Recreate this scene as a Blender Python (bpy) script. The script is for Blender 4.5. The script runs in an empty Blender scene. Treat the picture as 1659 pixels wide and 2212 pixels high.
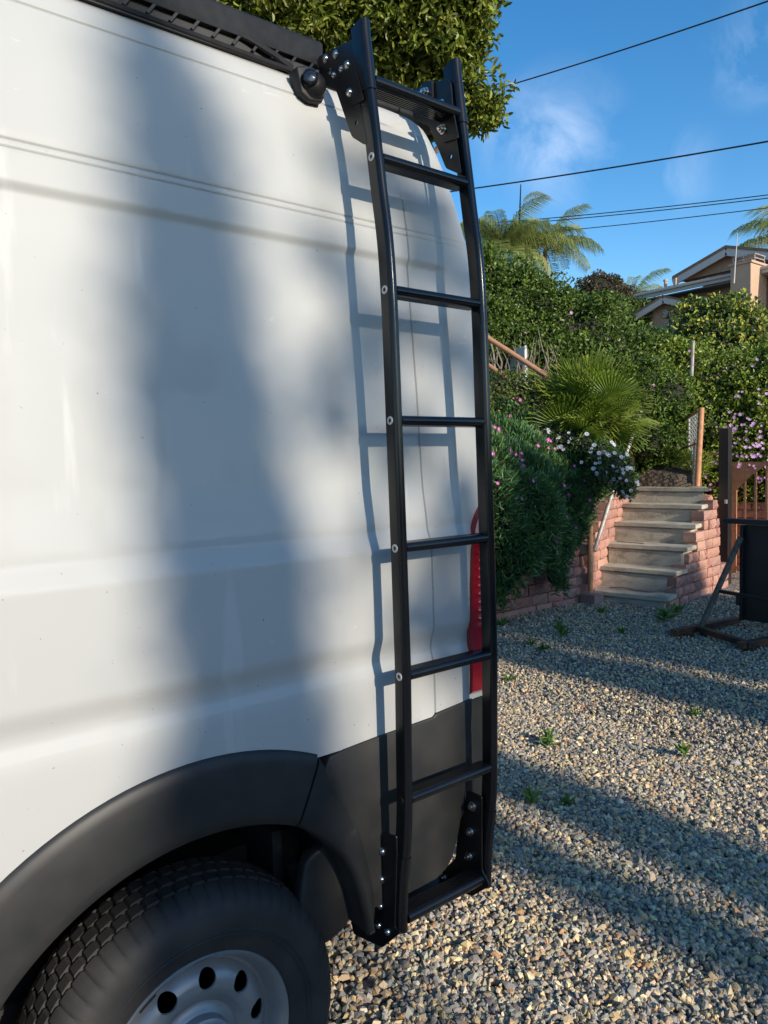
import bpy, bmesh, math, random
import numpy as np
from mathutils import Vector, Matrix
from math import radians, sin, cos, pi, sqrt, atan2

rnd = random.Random(7)
rng = np.random.default_rng(7)
sc = bpy.context.scene
col = sc.collection
G = -0.12                      # height of the gravel

# ------------------------------------------------------------------ camera, sky, sun, exposure
CAMO = Vector((0, -1.47, 1.55))
FOC = 1597.0                   # focal length in units of a 1659 x 2212 picture
yaw, pitch, roll = radians(51.8), radians(3.8), radians(1.4)
F = Vector((cos(yaw)*cos(pitch), sin(yaw)*cos(pitch), -sin(pitch)))
R0 = Vector((sin(yaw), -cos(yaw), 0)); U0 = R0.cross(F)
RR = R0*cos(roll) - U0*sin(roll); UU = RR.cross(F)
cd = bpy.data.cameras.new('camera'); cam = bpy.data.objects.new('camera', cd); col.objects.link(cam)
cam.matrix_world = Matrix(((RR.x, UU.x, -F.x, CAMO.x), (RR.y, UU.y, -F.y, CAMO.y), (RR.z, UU.z, -F.z, CAMO.z), (0, 0, 0, 1)))
cd.sensor_fit = 'VERTICAL'; cd.sensor_height = 36; cd.lens = 36*FOC/2212
cd.clip_start = 0.02; cd.clip_end = 3000
sc.camera = cam

def at(u, v, d):
    """a point d metres from the tripod, in the direction of (u, v)"""
    D = F*FOC + RR*(u-829.5) - UU*(v-1106.0)
    return CAMO + D.normalized()*d
def onx(u, v, x):
    D = F*FOC + RR*(u-829.5) - UU*(v-1106.0); return CAMO + D*((x-CAMO.x)/D.x)
def ony(u, v, y):
    D = F*FOC + RR*(u-829.5) - UU*(v-1106.0); return CAMO + D*((y-CAMO.y)/D.y)

SUN = Vector((0.045, -1.0, 0.37)).normalized()      # towards the sun
el = math.asin(SUN.z); az = atan2(SUN.x, SUN.y)
w = bpy.data.worlds.new('World'); sc.world = w; w.use_nodes = True
nt = w.node_tree; bgn = nt.nodes['Background']
sky = nt.nodes.new('ShaderNodeTexSky'); sky.sky_type = 'NISHITA'; sky.sun_disc = False
sky.sun_elevation = el; sky.sun_rotation = az; sky.air_density = 1.0; sky.altitude = 900; sky.dust_density = 0.55; sky.ozone_density = 1.0
tc = nt.nodes.new('ShaderNodeTexCoord')
cl_dirs = [((at(1205, 300, 1)-CAMO).normalized(), 0.10, 0.55), ((at(1640, 110, 1)-CAMO).normalized(), 0.07, 0.45),
           ((at(1450, 370, 1)-CAMO).normalized(), 0.07, 0.3), ((at(1120, 290, 1)-CAMO).normalized(), 0.08, 0.3)]
nz = nt.nodes.new('ShaderNodeTexNoise'); nz.inputs['Scale'].default_value = 9; nz.inputs['Detail'].default_value = 7; nz.inputs['Roughness'].default_value = 0.6; nz.inputs['Distortion'].default_value = .5
nt.links.new(tc.outputs['Generated'], nz.inputs['Vector'])
acc = None
for d, r, k in cl_dirs:
    di = nt.nodes.new('ShaderNodeVectorMath'); di.operation = 'DISTANCE'; di.inputs[1].default_value = d
    nt.links.new(tc.outputs['Generated'], di.inputs[0])
    mr = nt.nodes.new('ShaderNodeMapRange'); mr.interpolation_type = 'SMOOTHSTEP'
    mr.inputs['From Min'].default_value = r; mr.inputs['From Max'].default_value = 0; mr.inputs['To Max'].default_value = k
    nt.links.new(di.outputs['Value'], mr.inputs['Value'])
    if acc is None: acc = mr.outputs[0]
    else:
        a = nt.nodes.new('ShaderNodeMath'); a.operation = 'MAXIMUM'; nt.links.new(acc, a.inputs[0]); nt.links.new(mr.outputs[0], a.inputs[1]); acc = a.outputs[0]
m1 = nt.nodes.new('ShaderNodeMapRange'); m1.inputs['From Min'].default_value = .44; m1.inputs['From Max'].default_value = .74
nt.links.new(nz.outputs['Fac'], m1.inputs['Value'])
m2 = nt.nodes.new('ShaderNodeMath'); m2.operation = 'MULTIPLY'; nt.links.new(acc, m2.inputs[0]); nt.links.new(m1.outputs[0], m2.inputs[1])
mx = nt.nodes.new('ShaderNodeMixRGB'); nt.links.new(m2.outputs[0], mx.inputs['Fac']); mx.inputs[2].default_value = (4.2, 4.9, 6.0, 1)
hs = nt.nodes.new('ShaderNodeHueSaturation'); hs.inputs['Saturation'].default_value = 1.42; hs.inputs['Value'].default_value = 1.0
nt.links.new(sky.outputs[0], hs.inputs['Color']); nt.links.new(hs.outputs[0], mx.inputs[1]); nt.links.new(mx.outputs[0], bgn.inputs['Color'])
bgn.inputs['Strength'].default_value = 0.142
sd = bpy.data.lights.new('sun', 'SUN'); sd.energy = 3.5; sd.angle = radians(0.53); sd.color = (1.0, .90, .76)
so = bpy.data.objects.new('sun', sd); col.objects.link(so); so.rotation_euler = (-SUN).to_track_quat('-Z', 'Y').to_euler()
so.location = (0, -5, 9)
sc.view_settings.view_transform = 'Standard'; sc.view_settings.look = 'None'; sc.view_settings.exposure = 0.69; sc.view_settings.gamma = 1
sc.view_settings.use_curve_mapping = False
sc.render.engine = 'CYCLES'
sc.cycles.max_bounces = 8; sc.cycles.transparent_max_bounces = 8

# ------------------------------------------------------------------ materials
def mat(name, base=(.5, .5, .5), rough=.5, metal=0., coat=0., spec=.5, noise=None, bump=None, attr=None, trans=0., coat_rough=.05):
    """noise = (scale, amount, colour2[, detail]); bump = (scale, strength, distance)"""
    m = bpy.data.materials.new(name); m.use_nodes = True
    n = m.node_tree; b = n.nodes['Principled BSDF']
    b.inputs['Roughness'].default_value = rough; b.inputs['Metallic'].default_value = metal
    b.inputs['Coat Weight'].default_value = coat; b.inputs['Coat Roughness'].default_value = coat_rough
    b.inputs['Specular IOR Level'].default_value = spec
    src = None
    if attr:
        a = n.nodes.new('ShaderNodeAttribute'); a.attribute_name = attr; src = a.outputs['Color']
    tcn = n.nodes.new('ShaderNodeTexCoord')
    if noise:
        t = n.nodes.new('ShaderNodeTexNoise'); t.inputs['Scale'].default_value = noise[0]; t.inputs['Detail'].default_value = noise[3] if len(noise) > 3 else 6
        n.links.new(tcn.outputs['Object'], t.inputs['Vector'])
        r = n.nodes.new('ShaderNodeMapRange'); r.inputs['From Min'].default_value = .38; r.inputs['From Max'].default_value = .66; r.inputs['To Max'].default_value = noise[1]
        n.links.new(t.outputs['Fac'], r.inputs['Value'])
        x = n.nodes.new('ShaderNodeMixRGB'); n.links.new(r.outputs[0], x.inputs['Fac'])
        if src: n.links.new(src, x.inputs[1])
        else: x.inputs[1].default_value = (*base, 1)
        x.inputs[2].default_value = (*noise[2], 1); src = x.outputs[0]
    if src: n.links.new(src, b.inputs['Base Color'])
    else: b.inputs['Base Color'].default_value = (*base, 1)
    if bump:
        t = n.nodes.new('ShaderNodeTexNoise'); t.inputs['Scale'].default_value = bump[0]; t.inputs['Detail'].default_value = 8
        n.links.new(tcn.outputs['Object'], t.inputs['Vector'])
        bp = n.nodes.new('ShaderNodeBump'); bp.inputs['Strength'].default_value = bump[1]; bp.inputs['Distance'].default_value = bump[2]
        n.links.new(t.outputs['Fac'], bp.inputs['Height']); n.links.new(bp.outputs[0], b.inputs['Normal'])
    if trans:
        tr = n.nodes.new('ShaderNodeBsdfTranslucent'); ms = n.nodes.new('ShaderNodeMixShader'); ms.inputs[0].default_value = trans
        if src: n.links.new(src, tr.inputs[0])
        else: tr.inputs[0].default_value = (*base, 1)
        out = n.nodes['Material Output']
        n.links.new(b.outputs[0], ms.inputs[1]); n.links.new(tr.outputs[0], ms.inputs[2]); n.links.new(ms.outputs[0], out.inputs[0])
    return m

M = {}
def paint():
    m = bpy.data.materials.new('white_paint'); m.use_nodes = True; n = m.node_tree; b = n.nodes['Principled BSDF']
    b.inputs['Coat Weight'].default_value = .28; b.inputs['Coat Roughness'].default_value = .035; b.inputs['Specular IOR Level'].default_value = .2
    tcn = n.nodes.new('ShaderNodeTexCoord')
    def noise(scl, sc_, lo, hi, det=6):
        mp = n.nodes.new('ShaderNodeMapping'); mp.inputs['Scale'].default_value = scl; n.links.new(tcn.outputs['Object'], mp.inputs['Vector'])
        t = n.nodes.new('ShaderNodeTexNoise'); t.inputs['Scale'].default_value = sc_; t.inputs['Detail'].default_value = det; n.links.new(mp.outputs[0], t.inputs['Vector'])
        r = n.nodes.new('ShaderNodeMapRange'); r.inputs['From Min'].default_value = lo; r.inputs['From Max'].default_value = hi; n.links.new(t.outputs['Fac'], r.inputs['Value']); return r.outputs[0]
    def mix(f, a, c):
        x = n.nodes.new('ShaderNodeMixRGB'); n.links.new(f, x.inputs['Fac'])
        if isinstance(a, tuple): x.inputs[1].default_value = (*a, 1)
        else: n.links.new(a, x.inputs[1])
        x.inputs[2].default_value = (*c, 1); return x.outputs[0]
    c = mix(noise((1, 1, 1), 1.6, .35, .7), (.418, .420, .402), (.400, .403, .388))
    c = mix(noise((9, 9, 1.1), 1.3, .63, .69, 9), c, (.462, .462, .446))           # pale streaks: clear-coat reflections painted into the colour, with dried water marks
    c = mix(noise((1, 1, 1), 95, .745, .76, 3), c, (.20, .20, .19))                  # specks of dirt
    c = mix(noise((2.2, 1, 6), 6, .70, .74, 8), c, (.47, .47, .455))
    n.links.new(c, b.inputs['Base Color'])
    r = n.nodes.new('ShaderNodeMapRange'); r.inputs['To Min'].default_value = .42; r.inputs['To Max'].default_value = .58; n.links.new(noise((1, 1, 1), 3, .3, .7), r.inputs['Value']); n.links.new(r.outputs[0], b.inputs['Roughness'])
    t = n.nodes.new('ShaderNodeTexNoise'); t.inputs['Scale'].default_value = 5; t.inputs['Detail'].default_value = 3; n.links.new(tcn.outputs['Object'], t.inputs['Vector'])
    bp = n.nodes.new('ShaderNodeBump'); bp.inputs['Strength'].default_value = .25; bp.inputs['Distance'].default_value = .003; n.links.new(t.outputs['Fac'], bp.inputs['Height'])
    n.links.new(bp.outputs[0], b.inputs['Coat Normal'])
    return m
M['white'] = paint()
M['cladding'] = mat('black_plastic_cladding', (.017, .018, .019), .48, spec=.36, noise=(11, .7, (.034, .032, .029)), bump=(900, .12, .001))
M['powder'] = mat('black_powdercoat', (.005, .0055, .007), .24, coat=.12, coat_rough=.1, spec=.38, noise=(60, .25, (.012, .012, .012)), bump=(700, .05, .0006))
M['powder_matt'] = mat('satin_black_flat', (.008, .008, .009), .34, spec=.38, noise=(22, .5, (.016, .015, .014)), bump=(700, .06, .0006))
M['rackblack'] = mat('rack_black', (.009, .009, .010), .55, spec=.3, noise=(40, .6, (.020, .020, .021)), bump=(500, .1, .001))
M['steel'] = mat('stainless', (.62, .60, .57), .22, metal=1.)
M['washer'] = mat('pale_washer', (.62, .60, .55), .4, metal=.3)
M['hex'] = mat('dark_recess', (.006, .006, .007), .6)
M['rubber'] = mat('tyre_rubber', (.030, .029, .028), .68, spec=.35, noise=(9, .8, (.052, .048, .043)), bump=(260, .25, .001))
M['rim'] = mat('painted_steel_rim', (.33, .335, .335), .38, metal=.4, noise=(14, .5, (.22, .215, .21)), bump=(60, .03, .001))
M['dark'] = mat('underbody_black', (.012, .012, .013), .7, noise=(9, .6, (.03, .027, .024)))
M['liner'] = mat('wheelhouse_liner', (.022, .022, .023), .7, noise=(12, .6, (.03, .029, .028)))
M['red'] = mat('red_lens', (.30, .005, .010), .12, coat=.8, noise=(30, .2, (.30, .004, .008)))
M['lens'] = mat('camera_glass', (.01, .01, .012), .06, coat=1.)
M['stone'] = mat('gravel_stone', attr='Col', rough=.8, bump=(160, .5, .003), noise=(70, .25, (.46, .40, .30)))
M['block'] = mat('pink_split_block', attr='Col', rough=.9, bump=(55, .8, .007), noise=(26, .55, (.42, .23, .17), 8))
M['leaf'] = mat('leaf', attr='Col', rough=.42, trans=.38, spec=.4)
M['needle'] = mat('conifer_leaf', attr='Col', rough=.6, trans=.1)
M['succulent'] = mat('succulent_leaf', attr='Col', rough=.45, trans=.12)
M['petal'] = mat('petal', attr='Col', rough=.5, trans=.3)
M['bark'] = mat('bark', (.16, .12, .09), .9, noise=(14, .8, (.08, .06, .045)), bump=(40, .8, .02))
M['twig'] = mat('pale_twig', (.24, .20, .16), .85, noise=(20, .6, (.12, .09, .07)))
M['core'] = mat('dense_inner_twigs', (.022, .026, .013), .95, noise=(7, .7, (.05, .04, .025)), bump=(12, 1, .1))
M['soil'] = mat('hillside_soil', (.13, .09, .06), .95, noise=(3, .8, (.06, .05, .035)), bump=(9, .9, .08))
M['rust'] = mat('rusty_brown_metal', (.55, .27, .13), .55, noise=(18, .6, (.36, .15, .07)), bump=(90, .2, .002))
M['copperpipe'] = mat('copper_painted_pipe', (.40, .20, .11), .45, noise=(16, .5, (.30, .16, .10)))
M['galv'] = mat('galvanised_pipe', (.42, .43, .42), .5, metal=.25, noise=(12, .9, (.30, .19, .12)))
M['wire'] = mat('galvanised_wire', (.60, .62, .60), .5, metal=.2)
M['blackmetal'] = mat('black_painted_steel', (.014, .014, .015), .4, noise=(6, .5, (.03, .022, .018)), bump=(50, .15, .002))
M['rustframe'] = mat('rusty_black_steel', (.035, .024, .018), .6, noise=(9, .9, (.13, .055, .025)), bump=(70, .3, .003))
M['wood'] = mat('weathered_timber', (.11, .085, .06), .85, noise=(24, .7, (.22, .18, .13)), bump=(40, .6, .006))
M['stucco'] = mat('tan_stucco', (.37, .25, .185), .9, noise=(8, .4, (.31, .21, .155)), bump=(30, .6, .02))
M['stucco_l'] = mat('pale_tan_stucco', (.50, .345, .24), .9, noise=(8, .4, (.44, .30, .21)), bump=(30, .6, .02))
M['fascia'] = mat('white_fascia', (.50, .48, .46), .8, noise=(5, .4, (.5, .48, .46)))
M['rooftile'] = mat('brown_roof_tile', (.26, .15, .09), .85, noise=(9, .8, (.17, .10, .07)))
M['cable'] = mat('black_cable', (.012, .012, .015), .5)
M['whitewash'] = mat('whitewashed_panel', (.62, .62, .63), .8, noise=(5, .6, (.4, .39, .38)))
M['greywood'] = mat('grey_board', (.21, .21, .225), .8, noise=(12, .6, (.14, .14, .15)))

def concrete():
    m = bpy.data.materials.new('weathered_concrete'); m.use_nodes = True; n = m.node_tree; b = n.nodes['Principled BSDF']; b.inputs['Roughness'].default_value = .9
    tcn = n.nodes.new('ShaderNodeTexCoord'); mp = n.nodes.new('ShaderNodeMapping'); mp.inputs['Scale'].default_value = (1, 1, 2.4)
    n.links.new(tcn.outputs['Object'], mp.inputs['Vector'])
    t = n.nodes.new('ShaderNodeTexNoise'); t.inputs['Scale'].default_value = 4.5; t.inputs['Detail'].default_value = 10; t.inputs['Roughness'].default_value = .68
    n.links.new(mp.outputs[0], t.inputs['Vector'])
    r = n.nodes.new('ShaderNodeValToRGB'); e = r.color_ramp.elements; e[0].position = .3; e[0].color = (.22, .195, .15, 1); e[1].position = .68; e[1].color = (.52, .47, .37, 1)
    x = r.color_ramp.elements.new(.48); x.color = (.42, .38, .295, 1)
    n.links.new(t.outputs['Fac'], r.inputs[0]); n.links.new(r.outputs[0], b.inputs['Base Color'])
    t2 = n.nodes.new('ShaderNodeTexNoise'); t2.inputs['Scale'].default_value = 45; t2.inputs['Detail'].default_value = 9; n.links.new(tcn.outputs['Object'], t2.inputs['Vector'])
    bp = n.nodes.new('ShaderNodeBump'); bp.inputs['Strength'].default_value = .6; bp.inputs['Distance'].default_value = .008
    n.links.new(t2.outputs['Fac'], bp.inputs['Height']); n.links.new(bp.outputs[0], b.inputs['Normal'])
    return m
M['concrete'] = concrete()

def ground_mat():
    m = bpy.data.materials.new('gravel_bed'); m.use_nodes = True; n = m.node_tree; b = n.nodes['Principled BSDF']; b.inputs['Roughness'].default_value = .9
    tcn = n.nodes.new('ShaderNodeTexCoord')
    v = n.nodes.new('ShaderNodeTexVoronoi'); v.inputs['Scale'].default_value = 42; n.links.new(tcn.outputs['Object'], v.inputs['Vector'])
    r = n.nodes.new('ShaderNodeValToRGB'); r.color_ramp.interpolation = 'CONSTANT'
    cs = [(0, (.10, .105, .11)), (.22, (.22, .21, .20)), (.42, (.34, .29, .21)), (.6, (.16, .17, .185)), (.78, (.42, .38, .31)), (.92, (.26, .16, .10))]
    e = r.color_ramp.elements; e[0].color = (*cs[0][1], 1); e[1].position = cs[1][0]; e[1].color = (*cs[1][1], 1)
    for p, c in cs[2:]:
        q = e.new(p); q.color = (*c, 1)
    sp = n.nodes.new('ShaderNodeSeparateColor'); n.links.new(v.outputs['Color'], sp.inputs[0]); n.links.new(sp.outputs[0], r.inputs[0])
    n.links.new(r.outputs[0], b.inputs['Base Color'])
    bp = n.nodes.new('ShaderNodeBump'); bp.inputs['Strength'].default_value = 1; bp.inputs['Distance'].default_value = .02; bp.invert = True
    n.links.new(v.outputs['Distance'], bp.inputs['Height']); n.links.new(bp.outputs[0], b.inputs['Normal'])
    return m
M['gravelbed'] = ground_mat()

# ------------------------------------------------------------------ helpers
def tag(o, label=None, cat=None, group=None, kind=None):
    if label: o['label'] = label
    if cat: o['category'] = cat
    if group: o['group'] = group
    if kind: o['kind'] = kind
    return o
def empty(name, loc=(0, 0, 0), label=None, cat=None, group=None, parent=None):
    o = bpy.data.objects.new(name, None); o.location = loc; col.objects.link(o); o.empty_display_size = .1
    if parent: o.parent = parent; o.location = (0, 0, 0)
    return tag(o, label, cat, group)
def link(name, me, m=None, parent=None):
    o = bpy.data.objects.new(name, me); col.objects.link(o)
    if m is not None: me.materials.append(m)
    if parent is not None:
        o.parent = parent; base = parent
        off = Vector((0, 0, 0))
        while base is not None: off += base.location; base = base.parent
        o.location = -off          # meshes are written in world coordinates
    return o
def npmesh(name, v, f, k, smooth=False, colr=None):
    """v (n,3), f (m,k) int"""
    me = bpy.data.meshes.new(name)
    v = np.asarray(v, dtype=np.float32); f = np.asarray(f, dtype=np.int32)
    me.vertices.add(len(v)); me.vertices.foreach_set('co', v.ravel())
    me.loops.add(f.size); me.loops.foreach_set('vertex_index', f.ravel())
    me.polygons.add(len(f)); me.polygons.foreach_set('loop_start', np.arange(0, f.size, k, dtype=np.int32))
    if colr is not None:
        a = me.color_attributes.new('Col', 'FLOAT_COLOR', 'POINT')
        c4 = np.ones((len(v), 4), dtype=np.float32); c4[:, :3] = colr; a.data.foreach_set('color', c4.ravel())
    me.update(calc_edges=True); me.validate()
    me.polygons.foreach_set('use_smooth', np.full(len(f), smooth)); 
    return me

class MB:
    def __init__(s): s.v = []; s.f = []
    def add(s, vs, fs):
        o = len(s.v); s.v += [tuple(p) for p in vs]; s.f += [tuple(i+o for i in f) for f in fs]; return s
    def box(s, c, d, rot=None):
        x, y, z = d[0]/2, d[1]/2, d[2]/2; c = Vector(c)
        P = [Vector((i*x, j*y, k*z)) for k in (-1, 1) for j in (-1, 1) for i in (-1, 1)]
        if rot is not None: P = [rot @ p for p in P]
        return s.add([c+p for p in P], [(0, 2, 3, 1), (4, 5, 7, 6), (0, 1, 5, 4), (2, 6, 7, 3), (0, 4, 6, 2), (1, 3, 7, 5)])
    def bar(s, a, b, wd, ht, up=(0, 0, 1)):
        a, b = Vector(a), Vector(b); d = (b-a); L = d.length; d.normalize(); up = Vector(up); sx = d.cross(up)
        if sx.length < 1e-4: sx = d.cross(Vector((0, 1, 0)))
        sx.normalize(); u2 = sx.cross(d)
        rot = Matrix((d, sx, u2)).transposed()
        return s.box((a+b)/2, (L, wd, ht), rot)
    def tube(s, path, r, n=10, cap=True):
        path = [Vector(p) for p in path]; rs = r if isinstance(r, (list, tuple)) else [r]*len(path)
        o = len(s.v); ref = None
        for i, p in enumerate(path):
            d = (path[min(i+1, len(path)-1)]-path[max(i-1, 0)]).normalized()
            if ref is None: ref = d.orthogonal().normalized()
            ref = (ref-d*ref.dot(d)).normalized(); b = d.cross(ref)
            for k in range(n):
                a = 2*pi*k/n; s.v.append(tuple(p+(ref*cos(a)+b*sin(a))*rs[i]))
        for i in range(len(path)-1):
            for k in range(n):
                s.f.append((o+i*n+k, o+i*n+(k+1) % n, o+(i+1)*n+(k+1) % n, o+(i+1)*n+k))
        if cap:
            s.f.append(tuple(o+k for k in range(n))[::-1]); s.f.append(tuple(o+(len(path)-1)*n+k for k in range(n)))
        return s
    def prism(s, poly, ax, t0, t1):
        """poly 2D in the two remaining axes, extruded along axis ax"""
        n = len(poly); o = len(s.v)
        for t in (t0, t1):
            for a, b in poly: s.v.append((t, a, b) if ax == 0 else (a, t, b) if ax == 1 else (a, b, t))
        s.f.append(tuple(range(o, o+n))); s.f.append(tuple(range(o+2*n-1, o+n-1, -1)))
        for i in range(n): s.f.append((o+i, o+n+i, o+n+(i+1) % n, o+(i+1) % n))
        return s
    def lathe(s, c, axis, prof, n=20, cap=True):
        """prof list of (radius, distance along axis)"""
        c = Vector(c); ax = Vector(axis).normalized(); e = ax.orthogonal().normalized(); g = ax.cross(e); o = len(s.v)
        for r, h in prof:
            for k in range(n):
                a = 2*pi*k/n; s.v.append(tuple(c+ax*h+(e*cos(a)+g*sin(a))*r))
        for i in range(len(prof)-1):
            for k in range(n): s.f.append((o+i*n+k, o+i*n+(k+1) % n, o+(i+1)*n+(k+1) % n, o+(i+1)*n+k))
        if cap and prof[0][0] > 1e-6: s.f.append(tuple(o+k for k in range(n))[::-1])
        if cap and prof[-1][0] > 1e-6: s.f.append(tuple(o+(len(prof)-1)*n+k for k in range(n)))
        return s
    def build(s, name, m, parent=None, smooth=False, bevel=0, seg=2):
        me = bpy.data.meshes.new(name); me.from_pydata(s.v, [], s.f); me.update()
        bm = bmesh.new(); bm.from_mesh(me); bmesh.ops.remove_doubles(bm, verts=bm.verts, dist=1e-6)
        bmesh.ops.recalc_face_normals(bm, faces=bm.faces)
        if bevel:
            es = [e for e in bm.edges if len(e.link_faces) == 2 and e.calc_face_angle(0) > .5]
            bmesh.ops.bevel(bm, geom=es, offset=bevel, segments=seg, profile=.5, affect='EDGES', clamp_overlap=True)
        bm.to_mesh(me); bm.free()
        if smooth:
            me.polygons.foreach_set('use_smooth', [True]*len(me.polygons)); me.set_sharp_from_angle(angle=radians(38))
        return link(name, me, m, parent)

def copy_part(o, parent, mtx=None):
    c = o.copy(); col.objects.link(c); c.parent = parent
    if mtx is not None: c.matrix_local = mtx
    return c

def unit(a): return a/np.maximum(np.linalg.norm(a, axis=1, keepdims=True), 1e-9)
def leaves(name, pos, dirs, length, width, cols, m, parent=None, up=None, fold=.25):
    """folded diamond leaves; pos, dirs (n,3)"""
    n = len(pos); d = unit(dirs)
    if up is None: up = rng.normal(size=(n, 3))
    s = unit(np.cross(d, up)); nn = np.cross(s, d)
    L = (length*rng.uniform(.7, 1.25, n))[:, None]; W = (width*rng.uniform(.75, 1.2, n))[:, None]
    v = np.empty((n, 6, 3)); v[:, 0] = pos; v[:, 3] = pos+d*L-nn*W*.15
    for k_, sg in ((1, 1), (5, -1)):
        v[:, k_] = pos+d*L*.32+s*W*.46*sg+nn*W*fold; v[:, 3+(2-3 if sg > 0 else 1)] = pos+d*L*.74+s*W*.40*sg+nn*W*fold*.7
    b = np.arange(n)[:, None]*6; f = np.concatenate([b+[0, 1, 2, 3], b+[0, 3, 4, 5]])
    me = npmesh(name, v.reshape(-1, 3), f, 4, False, np.repeat(cols, 6, axis=0))
    return link(name, me, m, parent)
def pick(cols, n, jitter=.18, p=None):
    cols = np.array(cols); i = rng.choice(len(cols), n, p=p); return np.clip(cols[i]*rng.uniform(1-jitter, 1+jitter, (n, 1))*rng.uniform(.93, 1.07, (n, 3)), .002, .9)
def shell(blobs, dens, inner=.35, lump=.16):
    """points and outward directions on a set of ellipsoids (x,y,z,rx,ry,rz)"""
    P, D = [], []
    for (x, y, z, a, b, c) in blobs:
        n = int(dens*4*pi*((a*b+b*c+a*c)/3)); d = unit(rng.normal(size=(n, 3)))
        ph = rng.uniform(0, 6, 3)
        lum = 1+lump*(np.sin(d[:, 0]*5+ph[0])*np.sin(d[:, 1]*6+ph[1])+.6*np.sin(d[:, 2]*9+ph[2]))
        r = (1-inner*rng.uniform(0, 1, n)**2.6)*lum
        P.append(np.array([x, y, z])+d*r[:, None]*np.array([a, b, c])); D.append(d)
    return np.concatenate(P), np.concatenate(D)
def clumps(blobs, per, r0, r1):
    out = []
    for (x, y, z, a, b, c) in blobs:
        for i in range(max(3, int(per*a*a))):
            d = Vector((rnd.gauss(0, 1), rnd.gauss(0, 1), rnd.gauss(0, 1))).normalized(); k = rnd.uniform(.66, 1.09); r = rnd.uniform(r0, r1)
            out.append((x+d.x*a*k, y+d.y*b*k, z+d.z*c*k, r, r, r*rnd.uniform(.5, .8)))
    return out
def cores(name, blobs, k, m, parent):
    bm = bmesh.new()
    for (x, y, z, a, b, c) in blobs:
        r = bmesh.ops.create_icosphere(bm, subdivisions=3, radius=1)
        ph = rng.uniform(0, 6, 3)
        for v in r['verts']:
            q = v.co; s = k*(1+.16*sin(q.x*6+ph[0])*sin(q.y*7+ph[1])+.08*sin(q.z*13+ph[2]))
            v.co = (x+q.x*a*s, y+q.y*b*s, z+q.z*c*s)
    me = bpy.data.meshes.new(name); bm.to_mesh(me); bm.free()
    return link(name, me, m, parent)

def rounded(poly, r=.008):
    out = []
    n = len(poly)
    for i in range(n):
        a, b_, c = Vector(poly[i-1]), Vector(poly[i]), Vector(poly[(i+1) % n])
        u, v_ = (a-b_), (c-b_); k_ = min(r, u.length*.4, v_.length*.4); u.normalize(); v_.normalize()
        for t in (0, .5, 1):
            p = (b_+u*k_)*(1-t)**2+b_*2*t*(1-t)+(b_+v_*k_)*t*t; out.append((p.x, p.y))
    return out

# ------------------------------------------------------------------ ground and hillside
def grid_mesh(xs, ys, zf):
    X, Y = np.meshgrid(xs, ys, indexing='ij'); Z = zf(X, Y); v = np.stack([X, Y, Z], -1).reshape(-1, 3)
    nx, ny = len(xs), len(ys); i, j = np.meshgrid(np.arange(nx-1), np.arange(ny-1), indexing='ij'); a = (i*ny+j).ravel()
    return v, np.stack([a, a+ny, a+ny+1, a+1], -1)
v, f = grid_mesh(np.array([-900., -60, -12, 0, 12, 60, 900]), np.array([-900., -60, -12, 0, 12, 60, 900]), lambda x, y: x*0+G-.012)
g = link('ground', npmesh('ground', v, f, 4), M['gravelbed']); tag(g, kind='structure')

def sstep(a, b, x): t = np.clip((x-a)/(b-a), 0, 1); return t*t*(3-2*t)
def terrain(x, y):
    A = np.where(y > 4.0, .36+(y-4.0)*.72, -1.2)
    A = np.where((x > 7.3) & (y < 4.55), np.minimum(A, -1.2+sstep(4.3, 4.55, y)*2.0), A)
    B = np.where((x > 9.0) & (y > 3.5+(np.minimum(x, 10.8)-9.0)*.50), 1.10+(x-9.0)*.36+(y-3.35)*.15, -1.2)
    C = np.where(x > 10.75, .72+(x-10.75)*.34, -1.2)
    T = np.maximum(np.maximum(A, B), C)
    T = np.where(T > 3.2, 3.2+(T-3.2)*.32, T); T = np.minimum(T, 5.0)
    far = np.hypot(x-8, y-4)
    T = T+.06*np.sin(x*3.1+1)*np.sin(y*2.7)+.12*np.sin(x*.7)*np.sin(y*.9+1)*(far > 4)
    return np.where(T < -.5, -1.0, T)
v, f = grid_mesh(np.concatenate([np.arange(-14, 3, .8), np.arange(3, 13, .16), np.arange(13, 60, 1.2)]),
                 np.concatenate([np.arange(-14, 2.8, .8), np.arange(2.8, 9, .16), np.arange(9, 60, 1.2)]), terrain)
hs = link('hillside', npmesh('hillside', v, f, 4, True), M['soil']); tag(hs, kind='structure')

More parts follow.
